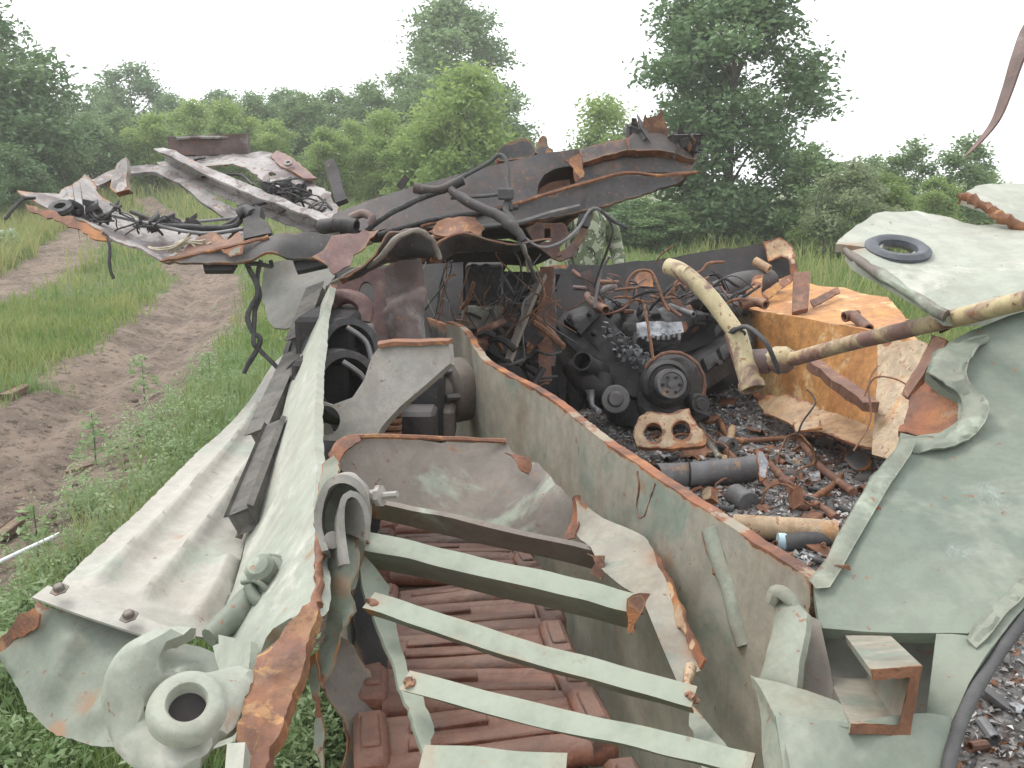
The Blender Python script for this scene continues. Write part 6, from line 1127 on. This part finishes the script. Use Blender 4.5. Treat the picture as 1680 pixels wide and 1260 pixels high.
def has_skin(name, verts, edges, mat, root=0, lv=2):
    bpy_me = bpy.data.meshes.new(name); bpy_me.from_pydata([v[:3] for v in verts], edges, []); bm = bmesh.new(); bm.from_mesh(bpy_me); ly = bm.verts.layers.skin.verify(); bm.verts.ensure_lookup_table()
    for i, v in enumerate(verts): bm.verts[i][ly].radius = (v[3], v[4] if len(v) > 4 else v[3]); bm.verts[i][ly].use_root = (i == root)
    bm.to_mesh(bpy_me); bm.free(); o = bpy.data.objects.new(name, bpy_me); COL.objects.link(o); o.parent = PE; bpy_me.materials.append(M[mat])
    m = o.modifiers.new('skin', 'SKIN'); m.use_smooth_shade = True; s = o.modifiers.new('sub', 'SUBSURF'); s.levels = lv; s.render_levels = lv; return o
has_skin('body', bv, bo, 'camo')
for s in (1, -1):
    wx, wy, wz2 = (.22, -.20, 1.00) if s > 0 else (-.25, -.12, .95); hv = [(wx, wy, wz2, .030, .022), (wx - .01 * s, wy - .05, wz2 - .05, .036, .018)]; he = [(0, 1)]
    for q in range(4):
        b_ = len(hv); x0 = wx + (-.03 + .02 * q); L_ = (.075, .085, .08, .062)[q]
        hv += [(x0, wy - .08, wz2 - .085, .010), (x0, wy - .085, wz2 - .085 - L_ * .55, .009), (x0, wy - .075, wz2 - .085 - L_, .008)]; he += [(1, b_), (b_, b_ + 1), (b_ + 1, b_ + 2)]
    b_ = len(hv); hv += [(wx - .045 * s, wy - .06, wz2 - .055, .011), (wx - .06 * s, wy - .075, wz2 - .095, .009)]; he += [(0, b_), (b_, b_ + 1)]; has_skin('hand', hv, he, 'skin', 0, 1)
    fx = .11 if s > 0 else -.12; has_skin('boot', [(fx, .03, .16, .058), (fx, .03, .06, .055), (fx, -.08, .045, .048, .040), (fx, -.17, .04, .042, .034)], [(0, 1), (1, 2), (2, 3)], 'boot', 0, 2)
hd = has_skin('head', [(0, .0, 1.56, .05), (0, -.005, 1.63, .072, .085), (0, .0, 1.70, .078, .095), (0, .005, 1.755, .06, .075), (0, -.095, 1.655, .014), (0, -.112, 1.645, .011), (.078, .01, 1.665, .012, .02), (-.078, .01, 1.665, .012, .02)], [(0, 1), (1, 2), (2, 3), (1, 4), (4, 5), (2, 6), (2, 7)], 'skin')
P0 = wloc(PE)
def pl(v): c_, s_ = math.cos(.35), math.sin(.35); return np.array([v[0], v[1], v[2]])
for s in (1, -1):
    e = lathe('eye', [(.0, .006), (.008, .004), (.010, 0), (.006, -.006)], P0 + np.array([.031 * s, -.092, 1.675]), (0, -1, 0), 'hair', PE, 10)
tube('mouth', [P0 + np.array([-.022, -.088, 1.612]), P0 + np.array([0, -.094, 1.610]), P0 + np.array([.022, -.088, 1.612])], .004, 'maroon', PE, 6)
lathe('hair', [(.088, -.06), (.096, -.02), (.094, .03), (.075, .065), (.04, .085), (0, .09)], P0 + np.array([0, .022, 1.71]), (0, .12, 1), 'hair', PE, 20)

# ================================================================ HAZE in the air
k = bpy.data.materials.new('pale_haze'); k.use_nodes = True; t = k.node_tree; t.nodes.clear(); out = t.nodes.new('ShaderNodeOutputMaterial'); pv = t.nodes.new('ShaderNodeVolumePrincipled')
pv.inputs['Color'].default_value = (.97, .97, .96, 1); pv.inputs['Density'].default_value = .0022; pv.inputs['Anisotropy'].default_value = .2; t.links.new(pv.outputs[0], out.inputs['Volume']); M['haze'] = k
V, F = boxVF(np.array([0, 0, 5.5]), np.array([150, 0, 0]), np.array([0, 150, 0]), np.array([0, 0, 6.5]), 0); tag(mk('haze', V, F, 'haze', None, 0), kind='stuff')
